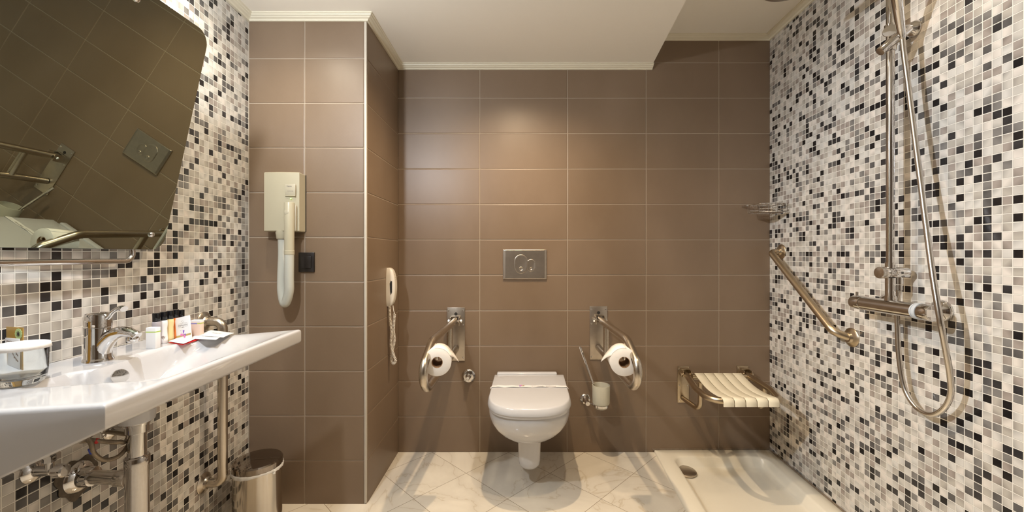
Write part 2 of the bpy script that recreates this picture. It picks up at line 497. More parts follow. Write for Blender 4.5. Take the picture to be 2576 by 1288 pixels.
class Thing:
    def __init__(s, name, label, cat, loc, group=None):
        s.o = Vector(loc)
        s.root = bpy.data.objects.new(name, None); COL.objects.link(s.root)
        s.root.location = loc; s.root.empty_display_size = 0.05
        s.root['label'] = label; s.root['category'] = cat
        if group: s.root['group'] = group
    def part(s, name, mb, mats, parent=None, label=None, **k):
        o = mb.build(name, mats, s.o, parent or s.root, **k)
        if label: o['label'] = label
        return o
def single(name, mb, mats, label, cat, loc, group=None, **k):
    o = mb.build(name, mats, loc, None, **k)
    o['label'] = label; o['category'] = cat
    if group: o['group'] = group
    return o
def struct(name, mb, mats, origin=(0, 0, 0), **k):
    o = mb.build(name, mats, origin, None, **k)
    o['kind'] = 'structure'
    return o

# ------------------------------------------------------------ room shell
YF = -1.25   # wall behind the photographer
def tiled(mb, o, U, Nn, cols, rows, wob=.00015, gap=.0014):
    """individual tiles with pillowed edges on the plane o + U*u + z, facing Nn; slot 0 tile, slot 1 grout"""
    o, U, Nn = Vector(o), Vector(U), Vector(Nn)
    for c0, c1 in zip(cols[:-1], cols[1:]):
        for r0, r1 in zip(rows[:-1], rows[1:]):
            w = [random.uniform(-wob, wob) for _ in range(4)]
            def q(ins, dep, ww=0):
                cs = [(c0 + ins, r0 + ins), (c1 - ins, r0 + ins), (c1 - ins, r1 - ins), (c0 + ins, r1 - ins)]
                return [mb.v(o + U * a + ZU * b + Nn * (dep + w[i] * ww)) for i, (a, b) in enumerate(cs)]
            A, B, C = q(gap, 0), q(gap + .0006, .0013, .5), q(gap + .0030, .0022, 1)
            mb.mi = 0
            for P_, Q_ in ((A, B), (B, C)):
                for i in range(4):
                    j = (i + 1) % 4; mb.face([P_[i], P_[j], Q_[j], Q_[i]])
            mb.face(C)
def slab(mb, o, U, Nn, u0, u1, z0, z1, t=.08, mi=1):
    o, U, Nn = Vector(o), Vector(U), Vector(Nn)
    mb.mi = mi
    a = [mb.v(o + U * u + ZU * z + Nn * d) for d in (0, -t) for u, z in ((u0, z0), (u1, z0), (u1, z1), (u0, z1))]
    for f in ((0, 1, 2, 3), (7, 6, 5, 4), (0, 4, 5, 1), (1, 5, 6, 2), (2, 6, 7, 3), (3, 7, 4, 0)):
        mb.face([a[i] for i in f])

ZLOW, ZHIGH = 2.184, 2.348       # soffit and raised ceiling
# back wall, five tile columns at the spacing of the photograph
mb = MB()
colx = [(p - CX) / F * YB for p in (1001, 1207, 1427, 1625, 1808, 1937)]
rows = [0.2 * k for k in range(12)] + [2.36]
tiled(mb, (0, YB, 0), (1, 0, 0), (0, -1, 0), colx, rows)
slab(mb, (0, YB, 0), (1, 0, 0), (0, -1, 0), -1.3, 1.60, -.05, 2.45)
struct('wall_back', mb, ['tile', 'grout'], recalc=False, sharp=4)
# tiled column (pipe duct) left of the toilet
xc0, xc1 = xl(YC), (922 - CX) / F * YC
xs1 = (1001 - CX) / F * YB
mb = MB()
rowsc = [-.006] + [0.2 * k - .006 for k in range(1, 11)] + [2.185]
tiled(mb, (0, YC, 0), (1, 0, 0), (0, -1, 0), [xc0 + .002, (767 - CX) / F * YC, xc1 - .010], rowsc)
US = Vector((xs1 - xc1, YB - YC, 0)).normalized(); NS = Vector((US.y, -US.x, 0))
tiled(mb, (xc1, YC, 0), US, NS, [.008, .466], rowsc)
# core of the duct
mb.mi = 1
a = [mb.v((x, y, z)) for z in (-.05, 2.3) for x, y in ((xc0 - .05, YC), (xc1, YC), (xs1, YB), (xc0 - .05, YB))]
for f in ((0, 1, 5, 4), (1, 2, 6, 5), (2, 3, 7, 6), (3, 0, 4, 7), (3, 2, 1, 0), (4, 5, 6, 7)):
    mb.face([a[i] for i in f])
struct('wall_column', mb, ['tile', 'grout'], recalc=False, sharp=4)
# metal edge trim on the column corner
mb = MB()
mb.box((xc1 - .0035, YC - .001, 1.09), (.011, .008, 2.17), bevel=.0025)
struct('trim_1', mb, 'edge_trim')
# mosaic walls: local x runs along the wall so the mosaic grid follows it
def mosaic_wall(name, mat, p0, U, Nn, L, z1=2.45, zoff=0.0):
    mb = MB()
    slab(mb, (0, 0, 0), (1, 0, 0), (0, -1, 0) if False else (0, 1, 0), 0, L, -.05 - zoff, z1 - zoff, t=.08, mi=0)
    o = mb.build(name, mat, (0, 0, 0), None)
    X = Vector(U); Yv = Vector(Nn); Z = X.cross(Yv)
    if Z.z < 0:
        # keep a right-handed frame: mirror the y of the mesh instead
        o.data.transform(Matrix.Scale(-1, 4, (0, 1, 0))); o.data.flip_normals()
        Yv = -Yv; Z = X.cross(Yv)
    o.matrix_world = Matrix.Translation(Vector(p0) + Vector((0, 0, zoff))) @ Matrix((X, Yv, Z)).transposed().to_4x4()
    o['kind'] = 'structure'
    return o
pL = Vector((xl(YC), YC, 0)); LL = (YC - YF) / UL.y + .05
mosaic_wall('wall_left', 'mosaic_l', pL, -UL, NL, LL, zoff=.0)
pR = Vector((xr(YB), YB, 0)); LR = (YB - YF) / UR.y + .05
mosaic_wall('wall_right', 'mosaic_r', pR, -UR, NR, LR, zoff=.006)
# wall behind the photographer with its door
mb = MB()
slab(mb, (0, YF, 0), (1, 0, 0), (0, 1, 0), -1.3, 1.5, -.05, 2.45, mi=1)
tiled(mb, (0, YF, 0), (1, 0, 0), (0, 1, 0), [-1.03, -.6, -.22], rows)
tiled(mb, (0, YF, 0), (1, 0, 0), (0, 1, 0), [.66, .95, 1.25], rows)
tiled(mb, (0, YF, 0), (1, 0, 0), (0, 1, 0), [-.22, .22, .66], [2.1, 2.36])
struct('wall_front', mb, ['tile', 'grout'], sharp=4)
mb = MB(); mb.box((.22, YF + .012, 1.03), (.80, .03, 2.06), bevel=.003)
d1 = struct('door_1', mb, 'wood')
mb = MB(); mb.tube(fillet([(-.10, YF + .02, 1.02), (-.10, YF + .075, 1.02), (.02, YF + .075, 1.02)], .012), .009)
mb.cyl((-.10, YF + .027, 1.02), (-.10, YF + .033, 1.02), .026)
h = mb.build('door_handle', 'chrome_matt', (0, 0, 0), d1); 
mb = MB()
for bx in ((-.215, 1.05, .07, 2.10), (.655, 1.05, .07, 2.10)): mb.box((bx[0], YF + .02, bx[1]), (bx[2], .04, bx[3]), bevel=.004)
mb.box((.22, YF + .02, 2.11), (.94, .04, .07), bevel=.004)
struct('trim_9', mb, 'wood')
# floor
mb = MB(); mb.box((0, 0, -.025), (3.6, 4.4, .05))
fo = struct('floor', mb, 'floor', origin=(-.02, 1.825, 0))
# soffit: underside edge runs from (.80, back wall) slightly inwards
xe = lambda Y: (1640 - CX) / F * YB - .1045 * (YB - Y)
mb = MB()
P_ = [(-1.35, YB + .05), (-1.35, YF - .05), (xe(YF - .05), YF - .05), (xe(YB + .05), YB + .05)]
mb.poly([(x, y, ZLOW) for x, y in P_], (0, 0, 1), .30)
struct('ceiling', mb, 'ceiling', sharp=20)
mb = MB()
P_ = [(xe(YB + .05) - .02, YB + .05), (xe(YF) - .02, YF - .05), (1.55, YF - .05), (1.60, YB + .05)]
mb.poly([(x, y, ZHIGH) for x, y in P_], (0, 0, 1), .12)
o = struct('ceiling_raised', mb, 'ceiling', sharp=20)
# crown mouldings: profile (distance from wall, drop below ceiling)
CP = [(0, 0), (.036, 0), (.036, .004), (.031, .006), (.0295, .010), (.024, .0125), (.021, .016), (.013, .019), (.010, .023), (.010, .026), (0, .026)]
def crown(name, path, zc):
    """path: floor-plan points, room on the right-hand side of travel"""
    pts = [Vector((x, y, 0)) for x, y in path]
    nrm = []
    for a, b in zip(pts[:-1], pts[1:]):
        d = (b - a).normalized(); nrm.append(Vector((d.y, -d.x, 0)))
    mb = MB(); rg = []
    for i, p in enumerate(pts):
        if i == 0: n = nrm[0]
        elif i == len(pts) - 1: n = nrm[-1]
        else:
            n = nrm[i - 1] + nrm[i]; n = n / (n.dot(nrm[i]))
        rg.append([p + n * u + Vector((0, 0, zc - v)) for u, v in CP])
    mb.rings(rg)
    return struct(name, mb, 'crown', sharp=15)
crown('trim_2', [(xl(YF), YF), (xl(YC), YC), (xc1, YC), (xs1, YB), (xe(YB), YB)], ZLOW)
crown('trim_3', [(xe(YB), YB), (xr(YB), YB), (xr(YF), YF)], ZHIGH)
# dark silicone line between tray and mosaic, grout line at wall foot
mb = MB()
mb.tube([(xe(YB) , YB - .003, .016), (xr(YB) - .004, YB - .003, .016), (xr(.6) - .004, .6, .016)], .005, seg=8)
struct('trim_4', mb, 'silicone')

# ------------------------------------------------------------ shower tray
xt = lambda Y: .803 - .092 * (YB - Y)
T = Thing('shower_tray', 'large cream acrylic shower tray sunk at the foot of the mosaic wall', 'shower tray', (1.15, 1.6, 0))
mb = MB()
ZT = .014
def rr_outline(c, r, n=8):
    """rounded quad"""
    out = []
    m = len(c)
    for i in range(m):
        a, b, d = Vector(c[i - 1]), Vector(c[i]), Vector(c[(i + 1) % m])
        f = fillet([a, b, d], r, n)[1:-1]
        out += f
    return out
yt0, yt1 = .66, YB - .003
outer = [(xt(yt0), yt0), (xr(yt0) - .003, yt0), (xr(yt1) - .003, yt1), (xt(yt1), yt1)]
inn = [(xt(yt0) + .09, yt0 + .09), (xr(yt0) - .10, yt0 + .09), (xr(2.17) - .075, 2.178), (xt(2.17) + .085, 2.178)]
def shrink(c, d):
    cx = sum(p[0] for p in c) / 4; cy = sum(p[1] for p in c) / 4
    return [(p[0] + (d if p[0] < cx else -d), p[1] + (d if p[1] < cy else -d)) for p in c]
def ring(c, r, z): return [(p.x, p.y, z) for p in rr_outline([(a, b, 0) for a, b in c], r)]
mb.rings([ring(outer, .004, -.01), ring(outer, .004, ZT - .003), ring(shrink(outer, .003), .004, ZT), ring(shrink(inn, -.012), .07, ZT), ring(shrink(inn, -.004), .066, ZT - .0015),
          ring(inn, .062, ZT - .006), ring(shrink(inn, .016), .05, -.030), ring(shrink(inn, .024), .045, -.036), ring(shrink(inn, .05), .03, -.039)], caps=(False, True))
T.part('tray_basin', mb, 'tray', sharp=50)
pd = onz(1724, 1186, -.03); 
mb = MB(); mb.lathe((pd.x, pd.y, -.040), (0, 0, 1), [(0, .050), (.008, .056), (.013, .056), (.0165, .052), (.018, .03), (.0185, .001)])
T.part('drain_cover', mb, 'steel_plate', label='round grey metal drain cover')
# the tray well goes below floor level: cut the floor there
me = bpy.data.meshes.new('floor')
mbf = bmesh.new()
fl = [(-1.8, YF - .2), (xt(YF) + .01, YF - .2), (xt(yt0) + .01, yt0), (xt(YB) + .01, YB + .1), (-1.8, YB + .1)]
fl2 = [(xt(YF) + .01, YF - .2), (1.7, YF - .2), (1.7, yt0 + .01), (xt(yt0) + .01, yt0 + .01)]
ox, oy = -.02, 1.825
for poly in (fl, fl2):
    a = [mbf.verts.new((x - ox, y - oy, 0)) for x, y in poly]; b = [mbf.verts.new((x - ox, y - oy, -.05)) for x, y in poly]
    mbf.faces.new(a); mbf.faces.new(list(reversed(b)))
    for i in range(len(a)):
        j = (i + 1) % len(a); mbf.faces.new([a[j], a[i], b[i], b[j]])
bmesh.ops.recalc_face_normals(mbf, faces=mbf.faces)
mbf.to_mesh(me); mbf.free(); me.materials.append(M['floor'])
fo.data = me
fo.location = (ox, oy, 0)

# ------------------------------------------------------------ toilet
tx = lambda Y: .0745 + (Y - 1.70) * .040      # its axis
TO = Vector((tx(2.0), 2.0, 0))
def dshape(hw, yf, yb=YB - .006, z=0.0, ysplit=None, n=40, ex=2.35, backw=None):
    """D outline: straight sides from the wall, superellipse nose towards the room"""
    ys = ysplit if ysplit is not None else yf + hw * 1.02
    out = []
    for k in range(n + 1):
        a = PI * k / n
        cx_ = -math.copysign(abs(math.cos(a)) ** (2 / ex), math.cos(a)) * hw
        cy_ = -abs(math.sin(a)) ** (2 / ex) * (ys - yf)
        out.append((cx_, ys + cy_))
    bw = hw if backw is None else backw
    m = 6
    right = [(hw + (bw - hw) * i / m, ys + (yb - ys) * i / m) for i in range(1, m + 1)]
    left = [(-x, y) for x, y in reversed(right)]
    return [Vector((tx(y) + x, y, z)) for x, y in out + right + left]
T = Thing('toilet', 'white wall-hung toilet with its lid closed below the flush plate', 'toilet', TO)
mb = MB()
rg = []
for z, hw, yf, bw in ((.408, .186, 1.727, .18), (.395, .191, 1.721, .185), (.37, .191, 1.724, .185), (.34, .184, 1.735, .175), (.31, .170, 1.752, .16),
                      (.285, .150, 1.775, .14), (.265, .126, 1.80, .12), (.252, .100, 1.825, .10), (.247, .07, 1.85, .08)):
    rg.append(dshape(hw, yf, z=z, ex=2.2, ysplit=yf + .19 * (hw / .19) ** .6, backw=bw))
mb.rings(rg, caps=(True, True))
T.part('bowl', mb, 'porcelain', sharp=60)
mb = MB()
cy = 1.925
prof = [(.27, .060), (.24, .0565), (.18, .054), (.135, .053), (.115, .050), (.103, .042), (.097, .028), (.095, .001)]
mb.rings([[Vector((tx(cy) + math.cos(2 * PI * k / 32) * r, cy + math.sin(2 * PI * k / 32) * r * (1.0), z)) for k in range(32)] for z, r in prof])
mb.box((tx(2.1), 2.09, .235), (.10, .32, .10), bevel=.02)
T.part('waste_outlet', mb, 'porcelain', sharp=60)
mb = MB()
mb.rings([dshape(hw, yf, yb=2.205, z=z, ex=2.55) for z, hw, yf in ((.405, .188, 1.722), (.406, .192, 1.717), (.4155, .193, 1.715), (.417, .191, 1.717))])
T.part('seat', mb, 'lid', sharp=40)
mb = MB()
ZL = .452
mb.rings([dshape(hw, yf, yb=yb, z=z, ex=2.55, backw=bw) for z, hw, yf, yb, bw in (
    (.4175, .190, 1.716, 2.212, .19), (.4185, .1955, 1.710, 2.216, .1945), (.423, .197, 1.7085, 2.217, .195), (.436, .1945, 1.712, 2.217, .194), (.446, .191, 1.7165, 2.216, .192),
    (.4505, .1885, 1.720, 2.213, .190), (ZL, .184, 1.726, 2.209, .187), (ZL + .0004, .12, 1.80, 2.16, .13))])
T.part('lid', mb, 'lid', sharp=55)
mb = MB()
mb.box((tx(2.235) - .012, 2.2325, .437), (.335, .034, .046), bevel=.008, seg=3)
T.part('lid_hinge', mb, 'lid')
# paper hygiene band lying over the lid
mb = MB()
yb_ = onz(1330, 973, ZL).y
n = 40
top, bot = [], []
for i in range(n + 1):
    u = -.1965 + .393 * i / n
    lift = .0018 + .0020 * math.sin(i * .42) ** 2 * (1 if 3 < i < n - 3 else 0)
    yy = yb_ + .002 * math.sin(i * .31)
    e = max(0, abs(u) - .186)
    z = ZL + lift - e * e * 90
    top.append(Vector((tx(yb_) + u, yy + .013, z))); bot.append(Vector((tx(yb_) + u, yy - .014, z + .0003 + .0010 * math.sin(i * .5 + 1))))
for i in range(n):
    q = [top[i], top[i + 1], bot[i + 1], bot[i]]
    a = [mb.v(p) for p in q]; mb.face(list(reversed(a)))
    b = [mb.v(p - Vector((0, 0, .0004))) for p in q]; mb.face(b)
    for k in (0, 2): mb.face([a[k], a[k + 1], b[k + 1], b[k]])
zt = ZL + .0052
mb.mi = 1; mb.text('PAPILLON', .011, (tx(2) + .108, yb_ - .011, zt), (1, 0, 0), (0, 1, 0)); mb.text('WELCOME HYGIENIC SAFE', .005, (tx(2) + .04, yb_ - .006, zt), (1, 0, 0), (0, 1, 0))
mb.mi = 2
bx = tx(2) - .038
mb.poly([(bx, yb_, zt), (bx - .012, yb_ + .011, zt), (bx + .004, yb_ + .011, zt)], (0, 0, 1), .0003)
mb.mi = 3; mb.poly([(bx, yb_, zt), (bx + .014, yb_ + .008, zt), (bx + .012, yb_ - .003, zt)], (0, 0, 1), .0003)
mb.mi = 4; mb.poly([(bx - .001, yb_, zt), (bx - .013, yb_ + .002, zt), (bx - .010, yb_ - .009, zt)], (0, 0, 1), .0003)
single('hygiene_band', mb, ['card', 'ink', 'pink', 'gold', 'violet'], 'printed white paper band lying across the closed toilet lid', 'paper band', (tx(yb_), yb_, ZL), recalc=False)

# flush plate
T = Thing('flush_plate', 'rectangular satin metal dual flush plate on the wall above the toilet', 'flush plate', at(1320, 665, YB))
c = at(1320, 665, YB)
wv, hv = .246, .168
mb = MB()
nx, nz = 24, 16
yw = YB - .002
def fpt(u, v):   # gently dished face
    d = .011 - .0035 * math.exp(-((u * 1.1) ** 2 + (v * 1.25) ** 2) * 2.2)
    e = max(abs(u), abs(v))
    if e > .97: d -= .003
    return Vector((c.x + u * wv / 2, yw - d, c.z + v * hv / 2))
us = [-1, -.975] + [-.95 + 1.9 * i / nx for i in range(nx + 1)] + [.975, 1]
vs_ = [-1, -.965] + [-.93 + 1.86 * i / nz for i in range(nz + 1)] + [.965, 1]
G = [[mb.v(fpt(u, v)) for u in us] for v in vs_]
for i in range(len(vs_) - 1):
    for j in range(len(us) - 1): mb.face([G[i][j], G[i][j + 1], G[i + 1][j + 1], G[i + 1][j]])
bd = G[0] + [r[-1] for r in G[1:]] + list(reversed(G[-1][:-1])) + [r[0] for r in reversed(G[1:-1])]
bk = [mb.v((p.co.x, YB, p.co.z)) for p in bd]
for i in range(len(bd)):
    j = (i + 1) % len(bd); mb.face([bd[j], bd[i], bk[i], bk[j]])
T.part('plate', mb, 'steel_plate', sharp=50)
def stadium(cx, cz, hw, hh, n=16, s=1.0):
    hw *= s; hh = hh * s
    out = []
    for k in range(n + 1): a = PI * k / n; out.append((cx + hw * math.cos(a), cz + (hh - hw) + hw * math.sin(a)))
    for k in range(n + 1): a = PI + PI * k / n; out.append((cx + hw * math.cos(a), cz - (hh - hw) + hw * math.sin(a)))
    return out
for nm, (cx, cz, hw, hh, dr) in (('flush_button', (c.x - .0215, c.z + .002, .039, .056, .0145)), ('flush_button', (c.x + .035, c.z - .006, .0255, .0365, .010))):
    sm = hw < .03
    base = .0075 - (.001 if sm else 0)
    mb = MB(); mb.mi = 0
    mb.rings([[Vector((x, yw - base - d, z)) for x, z in stadium(cx, cz, hw, hh, s=s)] for d, s in ((-.001, 1.035), (.0008, 1.035), (.0009, .985))], caps=(True, True))
    mb.mi = 1
    mb.rings([[Vector((x, yw - base - d, z)) for x, z in stadium(cx, cz, hw, hh, s=s)] for d, s in ((.0002, .97), (.0036, .97), (.0046, .94), (.0038, .80), (.0030, .5), (.0028, .1))], caps=(True, True))
    b_ = T.part(nm, mb, ['dark', 'steel_plate'], label='small satin half-flush button' if sm else 'large satin full-flush button', sharp=60)
    mb = MB(); mb.lathe((cx, yw - base - .0005, cz - hh * .48), (0, -1, 0), [(.001, dr * .8), (.0042, dr * .8), (.0050, dr * .72), (.0040, dr * .55), (.0036, .0005)])
    T.part('button_dimple', mb, 'steel_plate', parent=b_)

# ------------------------------------------------------------ fold-down rails beside the toilet
def screw(mb, p, n, r=.0045):
    mb.lathe(p, n, [(0, r), (.0012, r), (.0018, r * .7), (.0010, r * .55), (.0008, .0004)], seg=12)
def fold_rail(side, label, plate_px, outer_x):
    x0, y0p, x1, y1p = plate_px
    A, B = at(x0, y0p, YB), at(x1, y1p, YB)
    cx, cz = (A.x + B.x) / 2, (A.z + B.z) / 2
    wd, ht = abs(B.x - A.x), abs(A.z - B.z)
    T = Thing('folding_grab_rail', label, 'grab rail', (cx, YB, cz), 'folding grab rails beside the toilet')
    mb = MB(); mb.box((cx, YB - .0055, cz), (wd, .005, ht), bevel=.002)
    T.part('wall_plate', mb, 'steel_plate')
    mb = MB(); mb.cyl((cx, YB - .0075, cz + ht * .38), (cx, YB - .009, cz + ht * .38), .009, seg=16)
    T.part('stop_hole', mb, 'dark')
    for sx, sz in ((-1, .44), (1, .44), (1 if side < 0 else -1, .18), (-1, -.44), (1, -.44)):
        mb = MB(); screw(mb, (cx + sx * (wd / 2 - .010), YB - .008, cz + sz * ht), (0, -1, 0)); T.part('screw', mb, 'chrome')
    hz = cz + ht * .265
    # clevis
    mb = MB()
    for s in (-1, 1): mb.box((cx + s * .0245, YB - .035, hz), (.005, .055, .045), bevel=.002)
    mb.box((cx, YB - .012, hz + .022), (.054, .018, .004), bevel=.001)
    T.part('hinge_bracket', mb, 'steel')
    mb = MB(); mb.cyl((cx - .040, YB - .045, hz), (cx + .040, YB - .045, hz), .0065, seg=14)
    for s in (-1, 1): mb.cyl((cx + s * .030, YB - .045, hz), (cx + s * .038, YB - .045, hz), .0105, seg=6)
    T.part('hinge_bolt', mb, 'chrome')
    # rail loop
    r = .0182
    yo = 1.625
    lz = cz - ht * .27
    f = lambda t: cx + (outer_x - cx) * t        # lateral drift from wall to nose
    mb = MB()
    p = [(cx, YB - .028, hz), (f(.80), 1.76, hz - .012), (f(1.0), yo, hz - .085), (f(1.0), yo, hz - .150), (f(.93), 1.68, lz - .036), (cx + (outer_x - cx) * .12, 2.13, lz - .004), (cx, YB - .010, lz)]
    mb.tube(fillet(p, [.12, .09, .06, .07, .2], 8), r, seg=20)
    T.part('rail_tube', mb, 'steel', sharp=60)
    mb = MB(); mb.cyl((f(.22), 2.09, hz - .004), (f(.24), 2.09, lz - .006), .0155, seg=20)
    T.part('brace_tube', mb, 'steel')
    # paper holder bracket and peg
    return T, f, hz, lz
def paper_roll(label, c, sheet_side, holder_T, rail_x, top_z, yaw=0.0):
    c = Vector(c)
    ax = Vector((math.sin(yaw), -math.cos(yaw), 0))   # faces the room
    sx = Vector((ax.y * -1, ax.x, 0))
    R, r_, L = .059, .0215, .096
    # holder
    mb = MB()
    p0 = c - ax * (L * .25)
    pts = [Vector((rail_x, p0.y, top_z - .012)), Vector((p0.x, p0.y, c.z + R + .010)) , Vector((p0.x, p0.y, c.z + R + .006))]
    back = c - ax * (L / 2 + .008)
    mb.tube(fillet([(rail_x, back.y, top_z), (back.x, back.y, c.z + R * .6), (back.x, back.y, c.z + .012), c + ax * (L / 2 + .006) + ZU * .012, c + ax * (L / 2 + .006) + ZU * .024], .012, 5), .0042, seg=10)
    holder_T.part('paper_holder', mb, 'chrome_matt')
    T = Thing('toilet_roll', label, 'toilet roll', c, 'toilet rolls on the folding rails')
    mb = MB()
    prof = [(-L / 2, r_ + .001), (-L / 2, R - .003), (-L / 2 + .002, R), (L / 2 - .002, R), (L / 2, R - .003), (L / 2, r_ + .001)]
    seg = 48
    x, y = sx, ZU
    mb.rings([[c + ax * h + (x * math.cos(2 * PI * k / seg) + y * math.sin(2 * PI * k / seg)) * rr for k in range(seg)] for h, rr in prof], caps=(False, False))
    T.part('paper', mb, 'paper')
    mb = MB()
    prof = [(L / 2 + .0005, r_), (L / 2 + .0005, r_ + .0018), (-L / 2 - .0005, r_ + .0018), (-L / 2 - .0005, r_)]
    mb.rings([[c + ax * h + (x * math.cos(2 * PI * k / 32) + y * math.sin(2 * PI * k / 32)) * rr for k in range(32)] for h, rr in prof], loop=True)
    T.part('cardboard_core', mb, 'core')
    # loose sheet: leaves the roll near the top and hangs off to one side
    mb = MB(); rows_ = []
    n = 22
    for i in range(n + 1):
        t = i / n
        if t < .55:
            a = PI / 2 + sheet_side * .15 - sheet_side * (t / .55) * 1.22
            ctr = c + (x * math.cos(a) + ZU * math.sin(a)) * (R + .0010)
            last = ctr; dr_ = (x * math.sin(a) * sheet_side - ZU * math.cos(a) * sheet_side).normalized()
        else:
            q = (t - .55)
            ctr = last + dr_ * (q * .085) + x * (sheet_side * q * .035) - ZU * (q * q * .09)
        w0 = L / 2 * (1 - .85 * max(0, t - .60) / .40)
        rows_.append((ctr - ax * (L / 2 - .001), ctr + ax * (2 * w0 - L / 2 - .001)))
    top = [[mb.v(a), mb.v((a + b) / 2), mb.v(b)] for a, b in rows_]
    for i in range(n):
        for k in range(2): mb.face([top[i][k], top[i + 1][k], top[i + 1][k + 1], top[i][k + 1]])
    o = T.part('loose_sheet', mb, 'paper', sharp=60)
    so = o.modifiers.new('thickness', 'SOLIDIFY'); so.thickness = .0006
    return T
TL, f, hz, lz = fold_rail(-1, 'folding steel grab rail on the wall left of the toilet', (1125, 773, 1170, 907), -.361)
paper_roll('toilet roll held in the left folding rail with a loose sheet to the right', at(1102, 904, 1.72), 1, TL, f(.85), hz - .030, yaw=.10)
TR, f, hz, lz = fold_rail(1, 'folding steel grab rail on the wall right of the toilet', (1483, 770, 1527, 904), .512)
paper_roll('toilet roll held in the right folding rail with a loose sheet to the left', at(1566, 904, 1.72), -1, TR, f(.85), hz - .030, yaw=-.12)

# ------------------------------------------------------------ stop valve, brush set
c = at(1179, 945, YB)
T = Thing('stop_valve', 'round chrome stop valve on the wall left of the toilet', 'valve', c)
mb = MB(); mb.lathe((c.x, YB - .001, c.z), (0, -1, 0), [(0, .039), (.003, .039), (.006, .037), (.010, .030), (.0115, .024), (.012, .001)]); T.part('rosette', mb, 'chrome')
mb = MB(); mb.lathe((c.x, YB - .012, c.z), (0, -1, 0), [(0, .016), (.012, .016), (.018, .014), (.034, .011), (.037, .008), (.037, .001)], seg=20)
mb.box((c.x, YB - .040, c.z - .002), (.009, .016, .032), bevel=.003); T.part('handle', mb, 'chrome')

c = at(1512, 988, 2.165)
T = Thing('toilet_brush_set', 'toilet brush in a frosted glass cup on a chrome wall holder', 'toilet brush', c)
zc0, zc1 = at(1512, 1027, 2.165).z, at(1512, 968, 2.165).z
mb = MB()
mb.lathe((c.x, c.y, zc0), (0, 0, 1), [(0, .001), (0, .030), (.004, .034), (.024, .036), (.026, .043), (.032, .0455), (zc1 - zc0, .0475), (zc1 - zc0, .0440), (.034, .042), (.010, .031), (.008, .001)], seg=40)
T.part('glass_cup', mb, 'frost', sharp=50)
zr = zc0 + .018
mb = MB(); mb.lathe((c.x, c.y, zr - .007), (0, 0, 1), [(0, .0372), (0, .0405), (.001, .0415), (.012, .0415), (.013, .0405), (.013, .0372)], seg=40, caps=(False, False))
T.part('holder_ring', mb, 'chrome')
wp = at(1472, 1003, YB)
mb = MB(); mb.lathe((wp.x, YB - .001, wp.z), (0, -1, 0), [(0, .030), (.004, .030), (.009, .026), (.012, .018), (.020, .0135), (.055, .0125), (.075, .0125), (.078, .0115), (.079, .001)], seg=28)
T.part('wall_rosette', mb, 'chrome')
mb = MB(); mb.tube([(wp.x + .008, YB - .062, wp.z), (c.x - .039, c.y, zr)], .004, seg=10); T.part('holder_arm', mb, 'chrome')
hp0, hp1 = Vector((c.x - .012, c.y + .004, zc0 + .05)), at(1459, 873, 2.20)
mb = MB(); mb.tube([hp0, hp1], lambda t: .0050 + .0028 * t, seg=16); mb.sphere(hp1, .0080, (1, 1, .6), 14); T.part('brush_handle', mb, 'chrome')
mb = MB(); mb.lathe((c.x - .004, c.y, zc0 + .014), (0, 0, 1), [(0, .006), (.004, .020), (.045, .021), (.050, .008)], seg=18); T.part('brush_head', mb, 'card')

# ------------------------------------------------------------ fold-down shower seat
ZS = .452
def seatpt(u, v, z=ZS):   # u 0..1 across, v 0 wall .. 1 front
    bl, br = at(1722, 950, 2.20), at(1868, 950, 2.20)
    fl_, fr = onz(1790, 1014, ZS), onz(1968, 1012, ZS)
    bx = (bl.x, br.x + .075); fx = (fl_.x - .006, fr.x)
    y = 2.195 + (1.812 - 2.195) * v
    x = (bx[0] * (1 - u) + bx[1] * u) * (1 - v) + (fx[0] * (1 - u) + fx[1] * u) * v
    return Vector((x, y, z))
T = Thing('shower_bench', 'folding shower seat with five cream slats on a steel frame above the tray', 'shower bench', seatpt(.5, .5, ZS))
plates = []
for (x0, y0p, x1, y1p) in ((1703, 921, 1732, 1012), (1852, 919, 1881, 1010)):
    A, B = at(x0, y0p, YB), at(x1, y1p, YB)
    cx, cz, wd, ht = (A.x + B.x) / 2, (A.z + B.z) / 2, abs(B.x - A.x), abs(A.z - B.z)
    plates.append((cx, cz))
    mb = MB(); mb.box((cx, YB - .0055, cz), (wd, .005, ht), bevel=.002); pl = T.part('wall_plate', mb, 'bronze_steel')
    for sx in (-1, 1):
        for sz in (.43, -.02, -.44):
            mb = MB(); screw(mb, (cx + sx * (wd / 2 - .010), YB - .008, cz + sz * ht), (0, -1, 0), .004); T.part('screw', mb, 'chrome_matt', parent=pl)
    mb = MB()
    for s in (-1, 1): mb.box((cx + s * .022, YB - .034, ZS + .006), (.004, .054, .036), bevel=.0015)
    mb.box((cx, YB - .020, ZS + .027), (.048, .032, .004), bevel=.001)
    T.part('hinge_bracket', mb, 'bronze_steel')
    mb = MB(); mb.cyl((cx - .032, YB - .046, ZS), (cx + .032, YB - .046, ZS), .006, seg=12)
    for s in (-1, 1): mb.cyl((cx + s * .026, YB - .046, ZS), (cx + s * .033, YB - .046, ZS), .010, seg=6)
    T.part('hinge_bolt', mb, 'bronze_steel')
(px0, pz0), (px1, pz1) = plates
mb = MB()
u0, u1 = seatpt(.0, 1), seatpt(1, 1)
